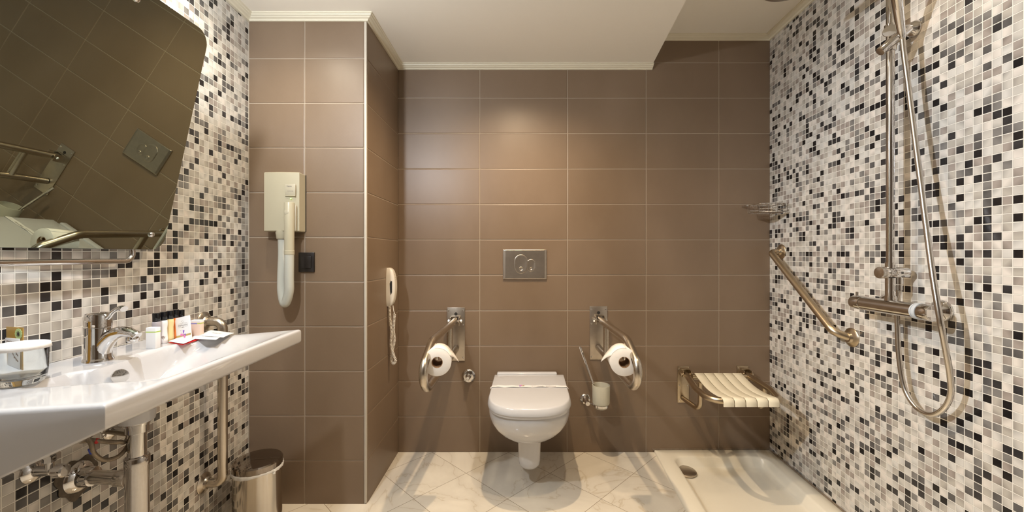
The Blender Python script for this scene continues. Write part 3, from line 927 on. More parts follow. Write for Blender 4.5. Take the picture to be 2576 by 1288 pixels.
# outer frame: along left side, nose, right side
mb.tube(fillet([(px0, YB - .040, ZS), seatpt(.0, .55) + Vector((-.004, 0, 0)), seatpt(.05, 1.0), seatpt(1.02, 1.0), seatpt(1.02, .62), (px1, YB - .040, ZS)], [.25, .07, .06, .25], 9), .0150, seg=20)
T.part('frame_tube', mb, 'bronze_steel', sharp=60)
mb = MB(); mb.cyl((px0 + .02, 2.185, ZS - .002), (px1 - .02, 2.185, ZS - .002), .0125, seg=16); T.part('rear_tube', mb, 'bronze_steel')
for (pxx, pz) in plates:
    mb = MB()
    zb = pz - .075
    q = .095
    mb.tube(fillet([(pxx - .004, YB - .009, zb), (pxx + .028 - .004, YB - .16, zb - .012), (pxx + .022, YB - .165, ZS - .006)], .045, 8), .0125, seg=18)
    T.part('support_strut', mb, 'bronze_steel')
# slats
bl, br = at(1747, 950, 2.185).x, at(1866, 950, 2.185).x
fl_, fr = onz(1819, 1000, ZS + .010).x - .018, onz(1962, 1000, ZS + .010).x - .024
n = 5
for i in range(n):
    mb = MB()
    g = .035
    rg = []
    yb0, yf0 = 2.185, 1.812
    path = []   # (v along, z) cross section running back to front, hooking over tubes
    path += [(-.030, -.022), (-.034, -.008), (-.030, .006), (-.018, .0145)]
    for k in range(0, 11):
        t = k / 10
        path.append((t, .0165 - .020 * math.sin(PI * min(1, max(0, t))) ** 1.0))
    path += [(1.030, .0155), (1.052, .009), (1.060, -.003), (1.058, -.019)]
    th = .004
    for v, z in path:
        y = yb0 + (yf0 - yb0) * v
        vv = min(1.0, max(0, v))
        xa, xb = bl + (fl_ - bl) * vv, br + (fr - br) * vv
        a = xa + (xb - xa) * (i + g) / n; b = xa + (xb - xa) * (i + 1 - g) / n
        rg.append((a, b, y, ZS + z))
    outer_, inner_ = [], []
    for k, (a, b, y, z) in enumerate(rg):
        y2, z2 = (rg[min(k + 1, len(rg) - 1)][2], rg[min(k + 1, len(rg) - 1)][3]); y1_, z1_ = rg[max(0, k - 1)][2], rg[max(0, k - 1)][3]
        tx_, tz_ = y2 - y1_, z2 - z1_; L_ = math.hypot(tx_, tz_) or 1
        ny, nz_ = tz_ / L_, -tx_ / L_
        if k == 0: pass
        e = .0022
        ring_ = [(a + e, y, z), (a, y - ny * e, z - nz_ * e), (a, y - ny * th, z - nz_ * th), (b, y - ny * th, z - nz_ * th), (b, y - ny * e, z - nz_ * e), (b - e, y, z)]
        outer_.append([Vector(p) for p in ring_])
    mb.rings(outer_)
    T.part('seat_slat', mb, 'slat', sharp=50)

# ------------------------------------------------------------ diagonal grab bar on the mosaic
def flange(mb, p, n, r=.040):
    mb.lathe(p, n, [(.0005, r), (.003, r), (.005, r - .002), (.008, r - .008), (.012, r * .58), (.018, r * .50), (.020, .019)], seg=36)
fa, fb = onright(1966, 633), onright(2143, 849)
T = Thing('grab_bar', 'diagonal brushed steel grab bar on the mosaic wall above the shower seat', 'grab bar', (fa + fb) / 2)
for p in (fa, fb):
    mb = MB(); flange(mb, p, NR, .040); T.part('wall_flange', mb, 'bronze_steel', sharp=30)
off = .058
d = (fb - fa).normalized()
mb = MB(); mb.tube(fillet([fa + NR * .010, fa + NR * off + d * .004, fb + NR * off - d * .03, fb + NR * .010], [.040, .060], 12), .0162, seg=22)
T.part('rail_tube', mb, 'bronze_steel', sharp=60)

# ------------------------------------------------------------ wire soap basket in the corner
A = Vector((xr(2.13) - .004, 2.13, onright(1970, 515).z))
T = Thing('soap_basket', 'small chrome wire soap basket in the shower corner', 'soap basket', A)
zt_, zb_ = at(1884, 512, 2.09).z, at(1884, 533, 2.09).z
x0, x1 = at(1884, 512, 2.175).x, xr(2.10) - .024
y0_, y1_ = 2.065, 2.185
fr_ = [(x0, y1_ , 0), (x0, y0_ + .02, 0), (x1, y0_, 0), (x1, y1_, 0)]
wr = .0020
for nm, z, rr in (('upper_wire', zt_, wr), ('lower_wire', zb_, wr * 1.2), ('middle_wire', (zt_ + zb_) / 2 - .006, wr * .8)):
    mb = MB(); pts = [Vector((a, b, z)) for a, b, _ in fr_]
    q = fillet([(pts[0] + pts[3]) / 2, pts[0], pts[1], pts[2], pts[3], (pts[0] + pts[3]) / 2], .012, 5)
    mb.tube(q, rr, seg=8); T.part(nm, mb, 'chrome')
mb = MB()
for i in range(13):
    t = i / 12
    a = Vector((x0 + (x1 - x0) * t, y0_ + .02 * (1 - t), zt_)); b = Vector((a.x, y1_, zt_))
    mb.tube(fillet([b, b - ZU * (zt_ - zb_), a - ZU * (zt_ - zb_)], .006, 4), wr * .7, seg=6)
    if i in (0, 12, 4, 8): mb.tube([a, a - ZU * (zt_ - zb_)], wr * .7, seg=6)
T.part('grid_wires', mb, 'chrome')
for (x, y) in ((x0 + .012, y1_ + .02), (x0 + .10, y1_ + .02), (x1 + .002, y0_ + .05)):
    mb = MB(); mb.box((x, y if x < x1 else y, zt_ + .002), (.022, .012, .008), bevel=.002)
    if x < x1: mb.cyl((x, y, zt_ + .002), (x, YB - .003, zt_ + .002), .006, seg=14)
    else: mb.cyl((x, y, zt_ + .002), (xr(y) - .002, y, zt_ + .002), .006, seg=14)
    mb.tube([(x, y, zt_), (min(x, x1), y1_ if x < x1 else y, zt_)], .0025, seg=8)
    T.part('mounting_clip', mb, 'chrome')

# ------------------------------------------------------------ shower column
YS = 1.396
def rp(Y, z, off): return Vector((xr(Y) - off, Y, z))
zm = 0.933
T = Thing('shower_column', 'chrome thermostatic shower column with riser rail on the right mosaic wall', 'shower', rp(YS, zm, 0))
mb = MB(); a, b = rp(1.500, zm, .085), rp(1.300, zm, .085)
mb.cyl(rp(1.505, zm, .085), rp(1.300, zm, .085), .0255, seg=40); T.part('mixer_body', mb, 'brushchrome')
mb = MB(); mb.cyl(rp(1.552, zm, .085), rp(1.5065, zm, .085), .0265, seg=40, bev=.003); mb.cyl(rp(1.540, zm + .024, .085), rp(1.540, zm + .040, .085), .0045, seg=12); T.part('temperature_knob', mb, 'brushchrome')
mb = MB(); mb.cyl(rp(1.2995, zm, .085), rp(1.2945, zm, .085), .0262, seg=40); mb.cyl(rp(1.2925, zm, .085), rp(1.2805, zm, .085), .0268, seg=40); T.part('grip_ring', mb, 'greyring', label='pale grey plastic grip ring')
mb = MB(); mb.cyl(rp(1.2800, zm, .085), rp(1.243, zm, .085), .0265, seg=40, bev=.003)
mb.lathe(rp(1.243, zm, .085), -UR, [(0, .024), (.0012, .0235), (.0015, .001)], seg=40); T.part('flow_knob', mb, 'brushchrome')
for Yq in (1.4975, 1.3025):
    mb = MB(); mb.lathe(rp(Yq, zm, 0.001), NR, [(0, .037), (.004, .037), (.012, .033), (.022, .024), (.028, .018), (.065, .0165)], seg=36); T.part('wall_union', mb, 'chrome')
mb = MB(); mb.cyl(rp(YS, zm + .022, .085), rp(YS, 1.035, .085), .0145, seg=28); mb.cyl(rp(YS, zm + .022, .085), rp(YS, zm + .040, .085), .0165, seg=28); T.part('outlet_pipe', mb, 'chrome')
zd = 1.053
mb = MB(); mb.cyl(rp(YS, zd, .028), rp(YS, zd, .098), .0190, seg=32, bev=.004); T.part('diverter', mb, 'chrome')
mb = MB(); mb.cyl(rp(YS, zd, .0995), rp(YS, zd, .126), .0205, seg=32, bev=.003); T.part('diverter_knob', mb, 'chrome_matt')
mb = MB(); mb.cyl(rp(YS, zd - .012, .055), rp(YS, zd - .040, .055), .0115, seg=22); mb.cyl(rp(YS, zd - .042, .055), rp(YS, zd - .060, .055), .0105, seg=22); T.part('hose_outlet', mb, 'chrome')
mb = MB(); mb.cyl(rp(YS, zd + .016, .085), rp(YS, zd + .036, .085), .0145, seg=24)
T.part('collar', mb, 'chrome')
mb = MB()
hx = .985
mb.tube(fillet([rp(YS, zd + .03, .085), (rp(YS, 2.135, .085)), (hx, YS, 2.135), (hx, YS, 2.085)], .055, 10), .0118, seg=24); T.part('riser_pipe', mb, 'chrome', sharp=60)
mb = MB(); mb.lathe((hx, YS, 2.092), (0, 0, -1), [(0, .012), (.006, .022), (.012, .030), (.020, .098), (.024, .102), (.029, .101), (.030, .096), (.030, .001)], seg=48); T.part('rain_head', mb, 'steel_plate', label='round grey overhead rain shower rose')
zu = 1.905
mb = MB(); mb.lathe(rp(YS, zu, .001), NR, [(0, .028), (.004, .028), (.010, .024), (.020, .014), (.072, .012)], seg=30); mb.cyl(rp(YS, zu - .014, .085), rp(YS, zu + .014, .085), .0165, seg=26); T.part('upper_wall_bracket', mb, 'chrome')
zs = 1.845
mb = MB(); mb.cyl(rp(YS, zs - .018, .085), rp(YS, zs + .018, .085), .0165, seg=26)
mb.cyl(at(2286, 72, 1.350), at(2213, 131, 1.368), .0150, seg=30, bev=.003)
T.part('slider', mb, 'chrome')
kc = at(2235, 78, 1.372)
mb = MB(); mb.lathe(kc + Vector((.022, .012, 0)), (-.8, -.6, 0.02), [(0, .006), (.012, .006), (.018, .019), (.022, .0205), (.024, .019), (.0245, .001)], seg=30); T.part('slider_knob', mb, 'chrome')

hb = at(2270, 97, 1.345)
T = Thing('hand_shower', 'chrome hand shower in its slider with a ribbed hose looping below the mixer', 'hand shower', hb)
ht = at(2250, -62, 1.25)
mb = MB(); mb.tube(smooth_path([hb, at(2266, 70, 1.335), at(2257, 0, 1.295), ht], 6), lambda t: .0085 + .0065 * min(1, t * 1.5), seg=24); T.part('handle', mb, 'chrome', sharp=60)
mb = MB(); hd = Vector((-.55, -.45, -.7)).normalized()
mb.lathe(ht + Vector((-.01, -.005, .02)) - hd * .02, hd, [(0, .012), (.012, .03), (.022, .045), (.032, .046), (.034, .043), (.034, .001)], seg=32); T.part('spray_head', mb, 'chrome')
hp = [(2270, 97, None), (2276, 150, .085), (2289, 250, .075), (2303, 360, .075), (2316, 460, .080), (2330, 570, .090), (2346, 690, .105), (2364, 800, .110), (2379, 880, .090), (2390, 945, .070), (2391, 995, .055),
      (2372, 1030, .045), (2340, 1043, .040), (2303, 1023, .040), (2275, 975, .040), (2262, 900, .042), (2258, 830, .042), (2257, 770, .046)]
pts = [hb] + [onright(x, y, o_) for x, y, o_ in hp[1:]] + [rp(YS, zd - .058, .055)]
mb = MB(); mb.ribbed(smooth_path(pts, 14), .0080, .0034, .0005, seg=16); T.part('hose', mb, 'chrome_matt', sharp=80)

# ------------------------------------------------------------ washbasin
ZB = .848
BA, BB = Vector((xl(.64) + .002, .640, 0)), Vector((-.7306, .717, 0))
BD, BE = Vector((-.760, 1.440, 0)), Vector((xl(1.266) + .002, 1.266, 0))
def bplan(s_, t_):
    return (BA * (1 - t_) + BB * t_) * (1 - s_) + (BE * (1 - t_) + BD * t_) * s_
def sst(a, b, x):
    x = min(1, max(0, (x - a) / (b - a))); return x * x * (3 - 2 * x)
def bowl(s_, t_):
    deck = .335 + .085 * sst(.36, .40, s_) * (1 - sst(.56, .60, s_)) + .14 * sst(.72, .95, s_)
    wall = sst(deck, deck + .055, t_)
    floor_ = 1 - .93 * min(1, max(0, (t_ - deck - .06) / (.955 - deck - .06))) ** 1.15
    lip = 1 - sst(.93, .965, t_)
    side = sst(.20, .34, s_) * (1 - sst(.50, .985, s_) * .97)
    return .125 * wall * max(0, floor_) * lip * side
def thick(s_, t_):
    return .047 + .185 * (1 - t_) * (1 - .25 * sst(.5, 1, s_))
T = Thing('washbasin', 'wide white wall-hung washbasin with angled ends under the mirror', 'washbasin', bplan(.5, .5) + ZU * ZB)
mb = MB()
def dens(L, n):
    e = [0, .0008, .002, .004, .0065, .010]
    a = [x / L for x in e]; m = [a[-1] + (1 - 2 * a[-1]) * i / n for i in range(1, n)]
    return a + m + [1 - x for x in reversed(a)]
S_, T_ = dens(.72, 84), dens(.40, 56)
R_ = .009
def topz(s_, t_):
    e = min(s_ * .72, (1 - s_) * .72, (1 - t_) * .40)
    dz = 0
    if e < R_: dz = R_ - math.sqrt(max(0, R_ * R_ - (R_ - e) ** 2))
    return ZB - bowl(s_, t_) - dz
G = [[mb.v(bplan(s_, t_) + ZU * topz(s_, t_)) for t_ in T_] for s_ in S_]
U_ = [[mb.v(bplan(.004 + .992 * s_, .995 * t_) + ZU * (ZB - thick(s_, t_))) for t_ in T_] for s_ in S_]
for g, flip in ((G, 0), (U_, 1)):
    for i in range(len(S_) - 1):
        for j in range(len(T_) - 1):
            q = [g[i][j], g[i + 1][j], g[i + 1][j + 1], g[i][j + 1]]
            mb.face(list(reversed(q)) if flip else q)
def bord(g):
    n, m = len(S_), len(T_)
    return [g[i][0] for i in range(n)] + [g[n - 1][j] for j in range(1, m)] + [g[i][m - 1] for i in range(n - 2, -1, -1)] + [g[0][j] for j in range(m - 2, 0, -1)]
b1, b2 = bord(G), bord(U_)
b3 = [mb.v(Vector((p.co.x, p.co.y, q.co.z + .006))) for p, q in zip(b1, b2)]
for i in range(len(b1)):
    j = (i + 1) % len(b1)
    mb.face([b1[j], b1[i], b3[i], b3[j]]); mb.face([b3[j], b3[i], b2[i], b2[j]])
T.part('basin', mb, 'porcelain', sharp=62)
dc = Vector((-.987, 1.05, 0))
mb = MB(); mb.lathe((dc.x, dc.y, .678), (0, 0, 1), [(0, .034), (.003, .038), (.02, .040), (.08, .045)], seg=36); T.part('drain_boss', mb, 'porcelain')
kk = onz(293, 951, .818)
ko = Vector((-.960, .974, .820))
mb = MB(); mb.lathe(ko, (.80, -.58, .16), [(-.012, .013), (.012, .013), (.013, .0165), (.020, .0170), (.0225, .0155), (.023, .001)], seg=32); T.part('overflow_cap', mb, 'chrome', label='round chrome overflow knob')

# faucet
fb_ = Vector((-1.048, 1.012, ZB))
T = Thing('basin_faucet', 'chrome single-lever faucet standing on the washbasin', 'faucet', fb_)
mb = MB(); mb.lathe(fb_, (0, 0, 1), [(0, .0300), (.003, .0300), (.006, .0285), (.010, .0265), (.05, .0255), (.084, .0255)], seg=40); T.part('body', mb, 'chrome')
mb = MB(); mb.lathe(fb_, (0, 0, 1), [(.0855, .0262), (.112, .0262), (.119, .0240), (.122, .018), (.1225, .001)], seg=40)
T.part('lever_cap', mb, 'chrome')
dx = Vector((1, -.02, 0)).normalized()
def fp(a, h): return fb_ + dx * a * .80 + ZU * h
mb = MB()
mb.tube(smooth_path([fp(.004, .020), fp(.020, .044), fp(.050, .066), (fp(.085, .073)), fp(.118, .066), fp(.126, .062)], 6), lambda t: .0235 - .0125 * min(1, t * 1.25) ** .8, seg=28, flat=1.0); T.part('spout', mb, 'chrome', sharp=60)
mb = MB(); mb.cyl(fp(.112, .062), fp(.110, .048), .0115, seg=24, bev=.001); T.part('aerator', mb, 'chrome')
mb = MB(); mb.tube(smooth_path([fp(.012, .104), fp(.030, .108), fp(.048, .124), fp(.070, .133), fp(.084, .131)], 7), lambda t: .0105 - .004 * math.sin(PI * min(1, t * 1.1)), seg=20, flat=.7); T.part('lever', mb, 'chrome', sharp=70)

# trap
tc = Vector((-.985, 1.05, 0))
T = Thing('bottle_trap', 'chrome bottle trap under the washbasin with its outlet into the wall', 'drain trap', (tc.x, tc.y, .43))
mb = MB(); mb.lathe((tc.x, tc.y, .432), (0, 0, 1), [(0, .001), (0, .022), (.003, .0250), (.13, .0250), (.132, .0262), (.154, .0262), (.157, .0240), (.157, .017)], seg=40); T.part('bottle', mb, 'trap_chrome')
mb = MB(); mb.lathe((tc.x, tc.y, .585), (0, 0, 1), [(0, .0195), (.075, .0195)], seg=36); T.part('tail_pipe', mb, 'chrome')
mb = MB(); mb.lathe((tc.x, tc.y, .650), (0, 0, 1), [(0, .0215), (.002, .0245), (.020, .0245), (.021, .0265), (.028, .0265), (.029, .024)], seg=12); T.part('slip_nut', mb, 'chrome')
zo = .530
wq = Vector((xl(1.055), 1.055, zo))
mb = MB(); mb.cyl((tc.x - .020, tc.y, zo), (tc.x - .05, tc.y, zo), .0215, seg=30, bev=.002); mb.cyl((tc.x - .045, tc.y, zo), wq + NL * .002, .0170, seg=28); T.part('outlet_pipe', mb, 'chrome_matt')
mb = MB(); mb.lathe(wq, NL, [(.002, .041), (.005, .0405), (.012, .033), (.016, .026), (.040, .0235), (.041, .0175)], seg=36); T.part('wall_rosette', mb, 'chrome')
mb = MB(); n = 60
pp = [wq + NL * .0012 + (UL * math.cos(2 * PI * k / n) + ZU * math.sin(2 * PI * k / n)) * (.051 + .005 * math.sin(2 * PI * k / n * 3) + .004 * math.sin(2 * PI * k / n * 7 + 1)) + UL * -.004 for k in range(n)]
mb.poly(pp, NL, .0012); struct('trim_5', mb, 'mortar')

# angle valves and supply hoses
for i, (px_, py_, lab) in enumerate(((278, 1082, 'chrome angle valve under the basin behind the drain trap'), (80, 1186, 'chrome angle valve on the wall low under the left end of the basin'))):
    c = onleft(px_, py_)
    T = Thing('angle_valve', lab, 'valve', c, None)
    mb = MB(); mb.lathe(c, NL, [(.001, .026), (.003, .026), (.008, .022), (.012, .012), (.030, .010), (.046, .010)], seg=28); T.part('rosette', mb, 'chrome')
    mb = MB(); mb.cyl(c + NL * .040 + ZU * -.004, c + NL * .040 + ZU * .035, .0085, seg=16); mb.cyl(c + NL * .040 + ZU * .022, c + NL * .040 + ZU * .036, .0115, seg=6)
    T.part('outlet', mb, 'chrome')
    mb = MB(); mb.lathe(c + NL * .044, NL, [(0, .009), (.010, .009), (.013, .016), (.030, .015), (.033, .012), (.033, .001)], seg=14); T.part('valve_handle', mb, 'chrome')
va, vb = onleft(278, 1082) + NL * .040 + ZU * .030, onleft(80, 1186) + NL * .040 + ZU * .030
h1 = [Vector((-1.05, 1.00, .685)), Vector((-1.06, .97, .665)), at(232, 1108, .985), at(262, 1111, 1.0), at(300, 1112, 1.02), at(322, 1100, 1.06), va + Vector((.02, .02, .06)), va]
h2 = [Vector((-1.07, 1.02, .680)), Vector((-1.09, 1.03, .665)), at(326, 1095, 1.07), at(322, 1120, 1.05), at(298, 1148, 1.02), at(262, 1157, 1.0), at(236, 1140, .98), at(226, 1110, .975), vb + Vector((.03, .02, .08)), vb]
for pts, lab, mk, q in ((h1, 'braided supply hose with a red band below the washbasin', 'redmark', (at(238, 1109, .988), at(247, 1110, .993))),
                        (h2, 'braided supply hose with a blue band looping below the washbasin', 'bluemark', (at(229, 1128, .977), at(234, 1139, .98)))):
    T = Thing('supply_hose', lab, 'hose', pts[3])
    mb = MB(); mb.tube(smooth_path(pts, 10), .0052, seg=12); T.part('hose', mb, 'braid', sharp=80)
    mb = MB(); mb.cyl(q[0], q[1], .0064, seg=14); T.part('colour_band', mb, mk, label='red band' if mk == 'redmark' else 'blue band')

# vertical grab bar behind the basin
fa, fb = onleft(512, 809), onleft(503, 1222)
fb = Vector((fa.x, fa.y, fb.z))
T = Thing('grab_bar', 'vertical brushed steel grab bar on the mosaic wall behind the washbasin', 'grab bar', (fa + fb) / 2)
for p in (fa, fb):
    mb = MB(); flange(mb, p, NL, .038); T.part('wall_flange', mb, 'steel', sharp=30)
mb = MB(); mb.tube(fillet([fa + NL * .010, fa + NL * .070, fb + NL * .070, fb + NL * .010], .042, 12), .0165, seg=22); T.part('rail_tube', mb, 'steel', sharp=60)

# ------------------------------------------------------------ things on the basin
def bottle(x, y, liq, lab, hh=.070, emblem=False, extra=None):
    T = Thing('toiletry_bottle', lab, 'bottle', (x, y, ZB), 'toiletry bottles lined up on the basin')
    mb = MB(); mb.lathe((x, y, ZB + .0003), (0, 0, 1), [(0, .001), (0, .0095), (.002, .0108), (.012, .0112), (.030, .0099), (.045, .0094), (hh - .010, .0107), (hh - .002, .0102), (hh, .009), (hh, .001)], seg=28)
    T.part('body', mb, liq, sharp=60)
    mb = MB(); mb.lathe((x, y, ZB + hh), (0, 0, 1), [(0, .0092), (.001, .0097), (.024, .0099), (.0255, .0092), (.0258, .001)], seg=26)
    T.part('cap', mb, 'black_gloss', label='black gloss cap')
    if emblem:
        mb = MB(); rnd = random.Random(3)
        f0 = Vector((-x, -y, 0)).normalized(); sd = Vector((-f0.y, f0.x, 0))
        for k in range(46):
            a, r = rnd.uniform(0, 2 * PI), .0046 * math.sqrt(rnd.random())
            p = Vector((x, y, ZB + .020)) + sd * (math.cos(a) * r) + ZU * (math.sin(a) * r * .9)
            dpt = math.sqrt(max(0, .0106 ** 2 - (math.cos(a) * r) ** 2))
            mb.sphere(p + f0 * (dpt), .0007, seg=6)
        mb.box(Vector((x, y, ZB + .0135)) + f0 * .0112, (.0008, .0008, .004), X=sd, Y=f0)
        T.part('tree_emblem', mb, 'brownink', label='small brown tree print')
bottle(-1.0535, 1.1840, 'liq_lilac', 'clear lilac-grey toiletry bottle partly hidden by the small white box')
bottle(-1.0545, 1.2080, 'liq_white', 'white toiletry bottle with a small brown tree print', emblem=True)
bottle(-1.0560, 1.2320, 'liq_yellow', 'yellow toiletry bottle with a black cap')
bottle(-1.0590, 1.2560, 'liq_orange', 'orange toiletry bottle behind the leaning card')
bottle(-1.0615, 1.2800, 'liq_violet', 'violet toiletry bottle with black cap, last of the row behind the card', hh=.066)

T = Thing('soap_carton', 'small white carton with a lime stripe in front of the bottles', 'carton', (-1.030, 1.147, ZB))
mb = MB(); mb.box((-1.030, 1.147, ZB + .0300), (.0275, .017, .0595), bevel=.0006); T.part('carton', mb, 'card')
mb = MB(); mb.box((-1.030, 1.147, ZB + .0475), (.0278, .0173, .0030)); T.part('stripe', mb, 'lime')
T = Thing('vanity_carton', 'blush and white carton with a blue and green stripe beside the card', 'carton', (-1.012, 1.285, ZB))
mb = MB(); mb.box((-1.012, 1.285, ZB + .0290), (.030, .016, .058), bevel=.0006); T.part('carton', mb, 'pinkcard')
mb = MB(); mb.box((-1.012, 1.285, ZB + .0550), (.0303, .0163, .0065)); T.part('top_panel', mb, 'card')
mb = MB(); mb.box((-1.017, 1.285, ZB + .0475), (.0204, .0163, .0022)); T.part('stripe', mb, 'blue', label='blue stripe')
mb = MB(); mb.box((-1.0017, 1.285, ZB + .0482), (.0103, .0163, .0022)); T.part('stripe', mb, 'lime', label='green stripe')
# leaning PAPILLON card
cX = Vector((1, -.12, 0)).normalized(); cY = Vector((-.22, .16, 1)).normalized(); cN = cX.cross(cY).normalized(); cX = cY.cross(cN).normalized()
cc = Vector((-1.022, 1.243, ZB + .0385))
T = Thing('leaning_card', 'white card printed PAPILLON leaning against the bottles', 'card', cc)
mb = MB(); mb.box(cc, (.050, .0735, .0030), X=cX, Y=cY, Z=cN, bevel=.0004); T.part('card', mb, 'card')
fz = cN if cN.y < 0 else -cN
fc = cc + fz * .0017
mb = MB(); mb.mi = 0
X_ = cX if cX.x > 0 else -cX
mb.text('PAPILLON', .0072, fc + cY * .008, X_, cY); mb.text('HOTEL', .0030, fc + cY * .0028, X_, cY)
mb.box(fc + cY * .0165, (.032, .0003, .0003), X=X_, Y=cY, Z=fz); mb.box(fc + cY * .0055 - X_ * .012, (.010, .0003, .0003), X=X_, Y=cY, Z=fz); mb.box(fc + cY * .0055 + X_ * .012, (.010, .0003, .0003), X=X_, Y=cY, Z=fz)
for a, b in ((-.003, .022), (.001, .0185), (.004, .022), (-.0005, .0245)): mb.box(fc + cY * b + X_ * a, (.0016, .0012, .0003), X=X_, Y=cY, Z=fz)
T.part('lettering', mb, 'ink')
mb = MB(); mb.box(fc - cY * .0215, (.0500, .0055, .0004), X=X_, Y=cY, Z=fz); T.part('gold_stripe', mb, 'gold')
def wing(mb, o, pts): mb.poly([o + X_ * a + cY * b + fz * .0004 for a, b in pts], fz, .0003)
mb = MB(); o_ = fc - cY * .018 + X_ * .001
wing(mb, o_, [(0, 0), (-.010, .004), (-.012, -.002), (-.004, -.004)]); wing(mb, o_, [(0, -.001), (.006, -.006), (.003, -.012), (-.001, -.008)])
T.part('butterfly_print', mb, 'pink')
mb = MB(); wing(mb, o_, [(0, .001), (.004, .012), (-.002, .013), (-.002, .006)]); wing(mb, o_, [(0, 0), (.007, .001), (.007, -.005)])
for a, b in ((-.010, .013), (-.006, .014), (-.007, .008), (-.006, .003)): wing(mb, o_, [(a, b), (a + .0018, b + .0006), (a + .0006, b - .0014)])
T.part('butterfly_print', mb, 'violet')

def sachet(name, label, cat, quad, mat, wav, zb=ZB, text=None, extra=None, group=None, amp=.002):
    c = [onz(x, y, zb + dz) for x, y, dz in quad]
    T = Thing(name, label, cat, sum(c, Vector()) / 4, group)
    mb = MB(); n = 14
    def pt(u, v): return (c[0] * (1 - u) + c[1] * u) * (1 - v) + (c[3] * (1 - u) + c[2] * u) * v + ZU * (amp * math.sin(PI * u) * math.sin(PI * v) + .6 * amp * math.sin(u * wav + v * 2) * math.sin(PI * v))
    A = [[mb.v(pt(i / n, j / n) + ZU * .0007) for j in range(n + 1)] for i in range(n + 1)]
    B = [[mb.v(pt(i / n, j / n)) for j in range(n + 1)] for i in range(n + 1)]
    for i in range(n):
        for j in range(n):
            mb.face([A[i][j], A[i + 1][j], A[i + 1][j + 1], A[i][j + 1]]); mb.face([B[i][j + 1], B[i + 1][j + 1], B[i + 1][j], B[i][j]])
    def ed(g): return [g[i][0] for i in range(n + 1)] + [g[n][j] for j in range(1, n + 1)] + [g[i][n] for i in range(n - 1, -1, -1)] + [g[0][j] for j in range(n - 1, 0, -1)]
    ea, eb = ed(A), ed(B)
    for i in range(len(ea)): j = (i + 1) % len(ea); mb.face([ea[j], ea[i], eb[i], eb[j]])
    T.part('film', mb, mat, sharp=60)
    if text:
        ux = (c[1] - c[0]).normalized(); uy = ZU.cross(ux)
        mb = MB(); mb.text(text, .0075, pt(.5, .45) + ZU * .0022, ux, uy); T.part('lettering', mb, 'inklight')
    return T, pt
sachet('bath_sachet', 'red-edged white sachet hanging over the bowl edge in front of the card', 'sachet', [(424, 862, .003), (459, 868, -.001), (504, 853, .003), (468, 850, .004)], 'red', 5, amp=.001)
sachet('bath_sachet', 'white sachet folded on top of the red one below the card', 'sachet', [(424, 859, .006), (461, 865, .003), (500, 849, .007), (462, 846, .008)], 'card', 5, amp=.0015)
sachet('bath_sachet', 'silver-white printed sachet lying over the bowl edge right of the card', 'sachet', [(476, 852, .0065), (543, 855, .004), (560, 846, .004), (500, 841, .0075)], 'foil', 6, text='PAPILLON')
sachet('bath_sachet', 'silver-white sachet nearest the wall end of the basin', 'sachet', [(500, 844, .010), (562, 849, .0055), (589, 838, .004), (531, 831, .012)], 'foil', 7, text='PAPILLON')

# tumbler with paper cover, card behind it
gc = Vector((-1.018, .828, ZB))
T = Thing('glass_tumbler', 'clear glass tumbler with a white paper cover at the left end of the basin', 'glass', gc)
mb = MB(); mb.lathe(gc + ZU * .0005, (0, 0, 1), [(0, .001), (0, .027), (.003, .032), (.012, .0365), (.028, .0385), (.080, .0395), (.082, .0392), (.080, .0378), (.030, .0366), (.018, .033), (.013, .026), (.012, .001)], seg=48)
T.part('glass', mb, 'glass', sharp=60)
mb = MB(); seg = 72
rg = [[gc + ZU * (.0835 + dz) + Vector((math.cos(2 * PI * k / seg), math.sin(2 * PI * k / seg), 0)) * (r + (cr * math.sin(k * 3.0))) for k in range(seg)] for dz, r, cr in ((-.010, .0425, .0006), (-.004, .0420, .0004), (.0005, .0410, 0), (.0012, .039, 0), (.0012, .001, 0))]
mb.rings(rg, caps=(False, True)); o = T.part('paper_cover', mb, 'paper', sharp=80)
so = o.modifiers.new('thickness', 'SOLIDIFY'); so.thickness = .0005
bX = Vector((1, -.25, 0)).normalized(); bN = Vector((-.25, -1, 0)).normalized(); bc = Vector((-1.100, .884, ZB + .054))
T = Thing('brochure', 'gold brochure with a green flower sticker standing behind the tumbler', 'brochure', bc)
mb = MB(); mb.box(bc, (.055, .0016, .108), X=bX, Y=-bN, bevel=.0003); T.part('gold_cover', mb, 'goldcard')
mb = MB(); mb.box(bc + bN * .0020 - ZU * .012 - bX * .003, (.047, .0016, .083), X=bX, Y=-bN, bevel=.0003); T.part('text_page', mb, 'card')
mb = MB()
for k in range(11): mb.text('information for our guests' if k % 2 else 'welcome dear guest please', .0036, bc + bN * .0030 + ZU * (.022 - k * .006) - bX * .003, bX, ZU)
T.part('lettering', mb, 'brownink')
fo_ = bc + bX * .015 + ZU * .040 + bN * .0012
mb = MB()
for k in range(12):
    a = 2 * PI * k / 12; mb.cyl(fo_ + (bX * math.cos(a) + ZU * math.sin(a)) * .0088, fo_ + (bX * math.cos(a) + ZU * math.sin(a)) * .0088 + bN * .0005, .0032, seg=12)
mb.cyl(fo_, fo_ + bN * .0006, .0078, seg=24); fs_ = T.part('flower_sticker', mb, simple('sticker_green', (.55, .72, .32), .4))
mb = MB()
st = [fo_ + bN * .0007 + (bX * math.cos(PI * k / 10) + ZU * math.sin(PI * k / 10)) * (.0070 if k % 2 == 0 else .0026) for k in range(20)]
mb.poly(st, bN, .0003); T.part('flower_star', mb, 'black', parent=fs_)

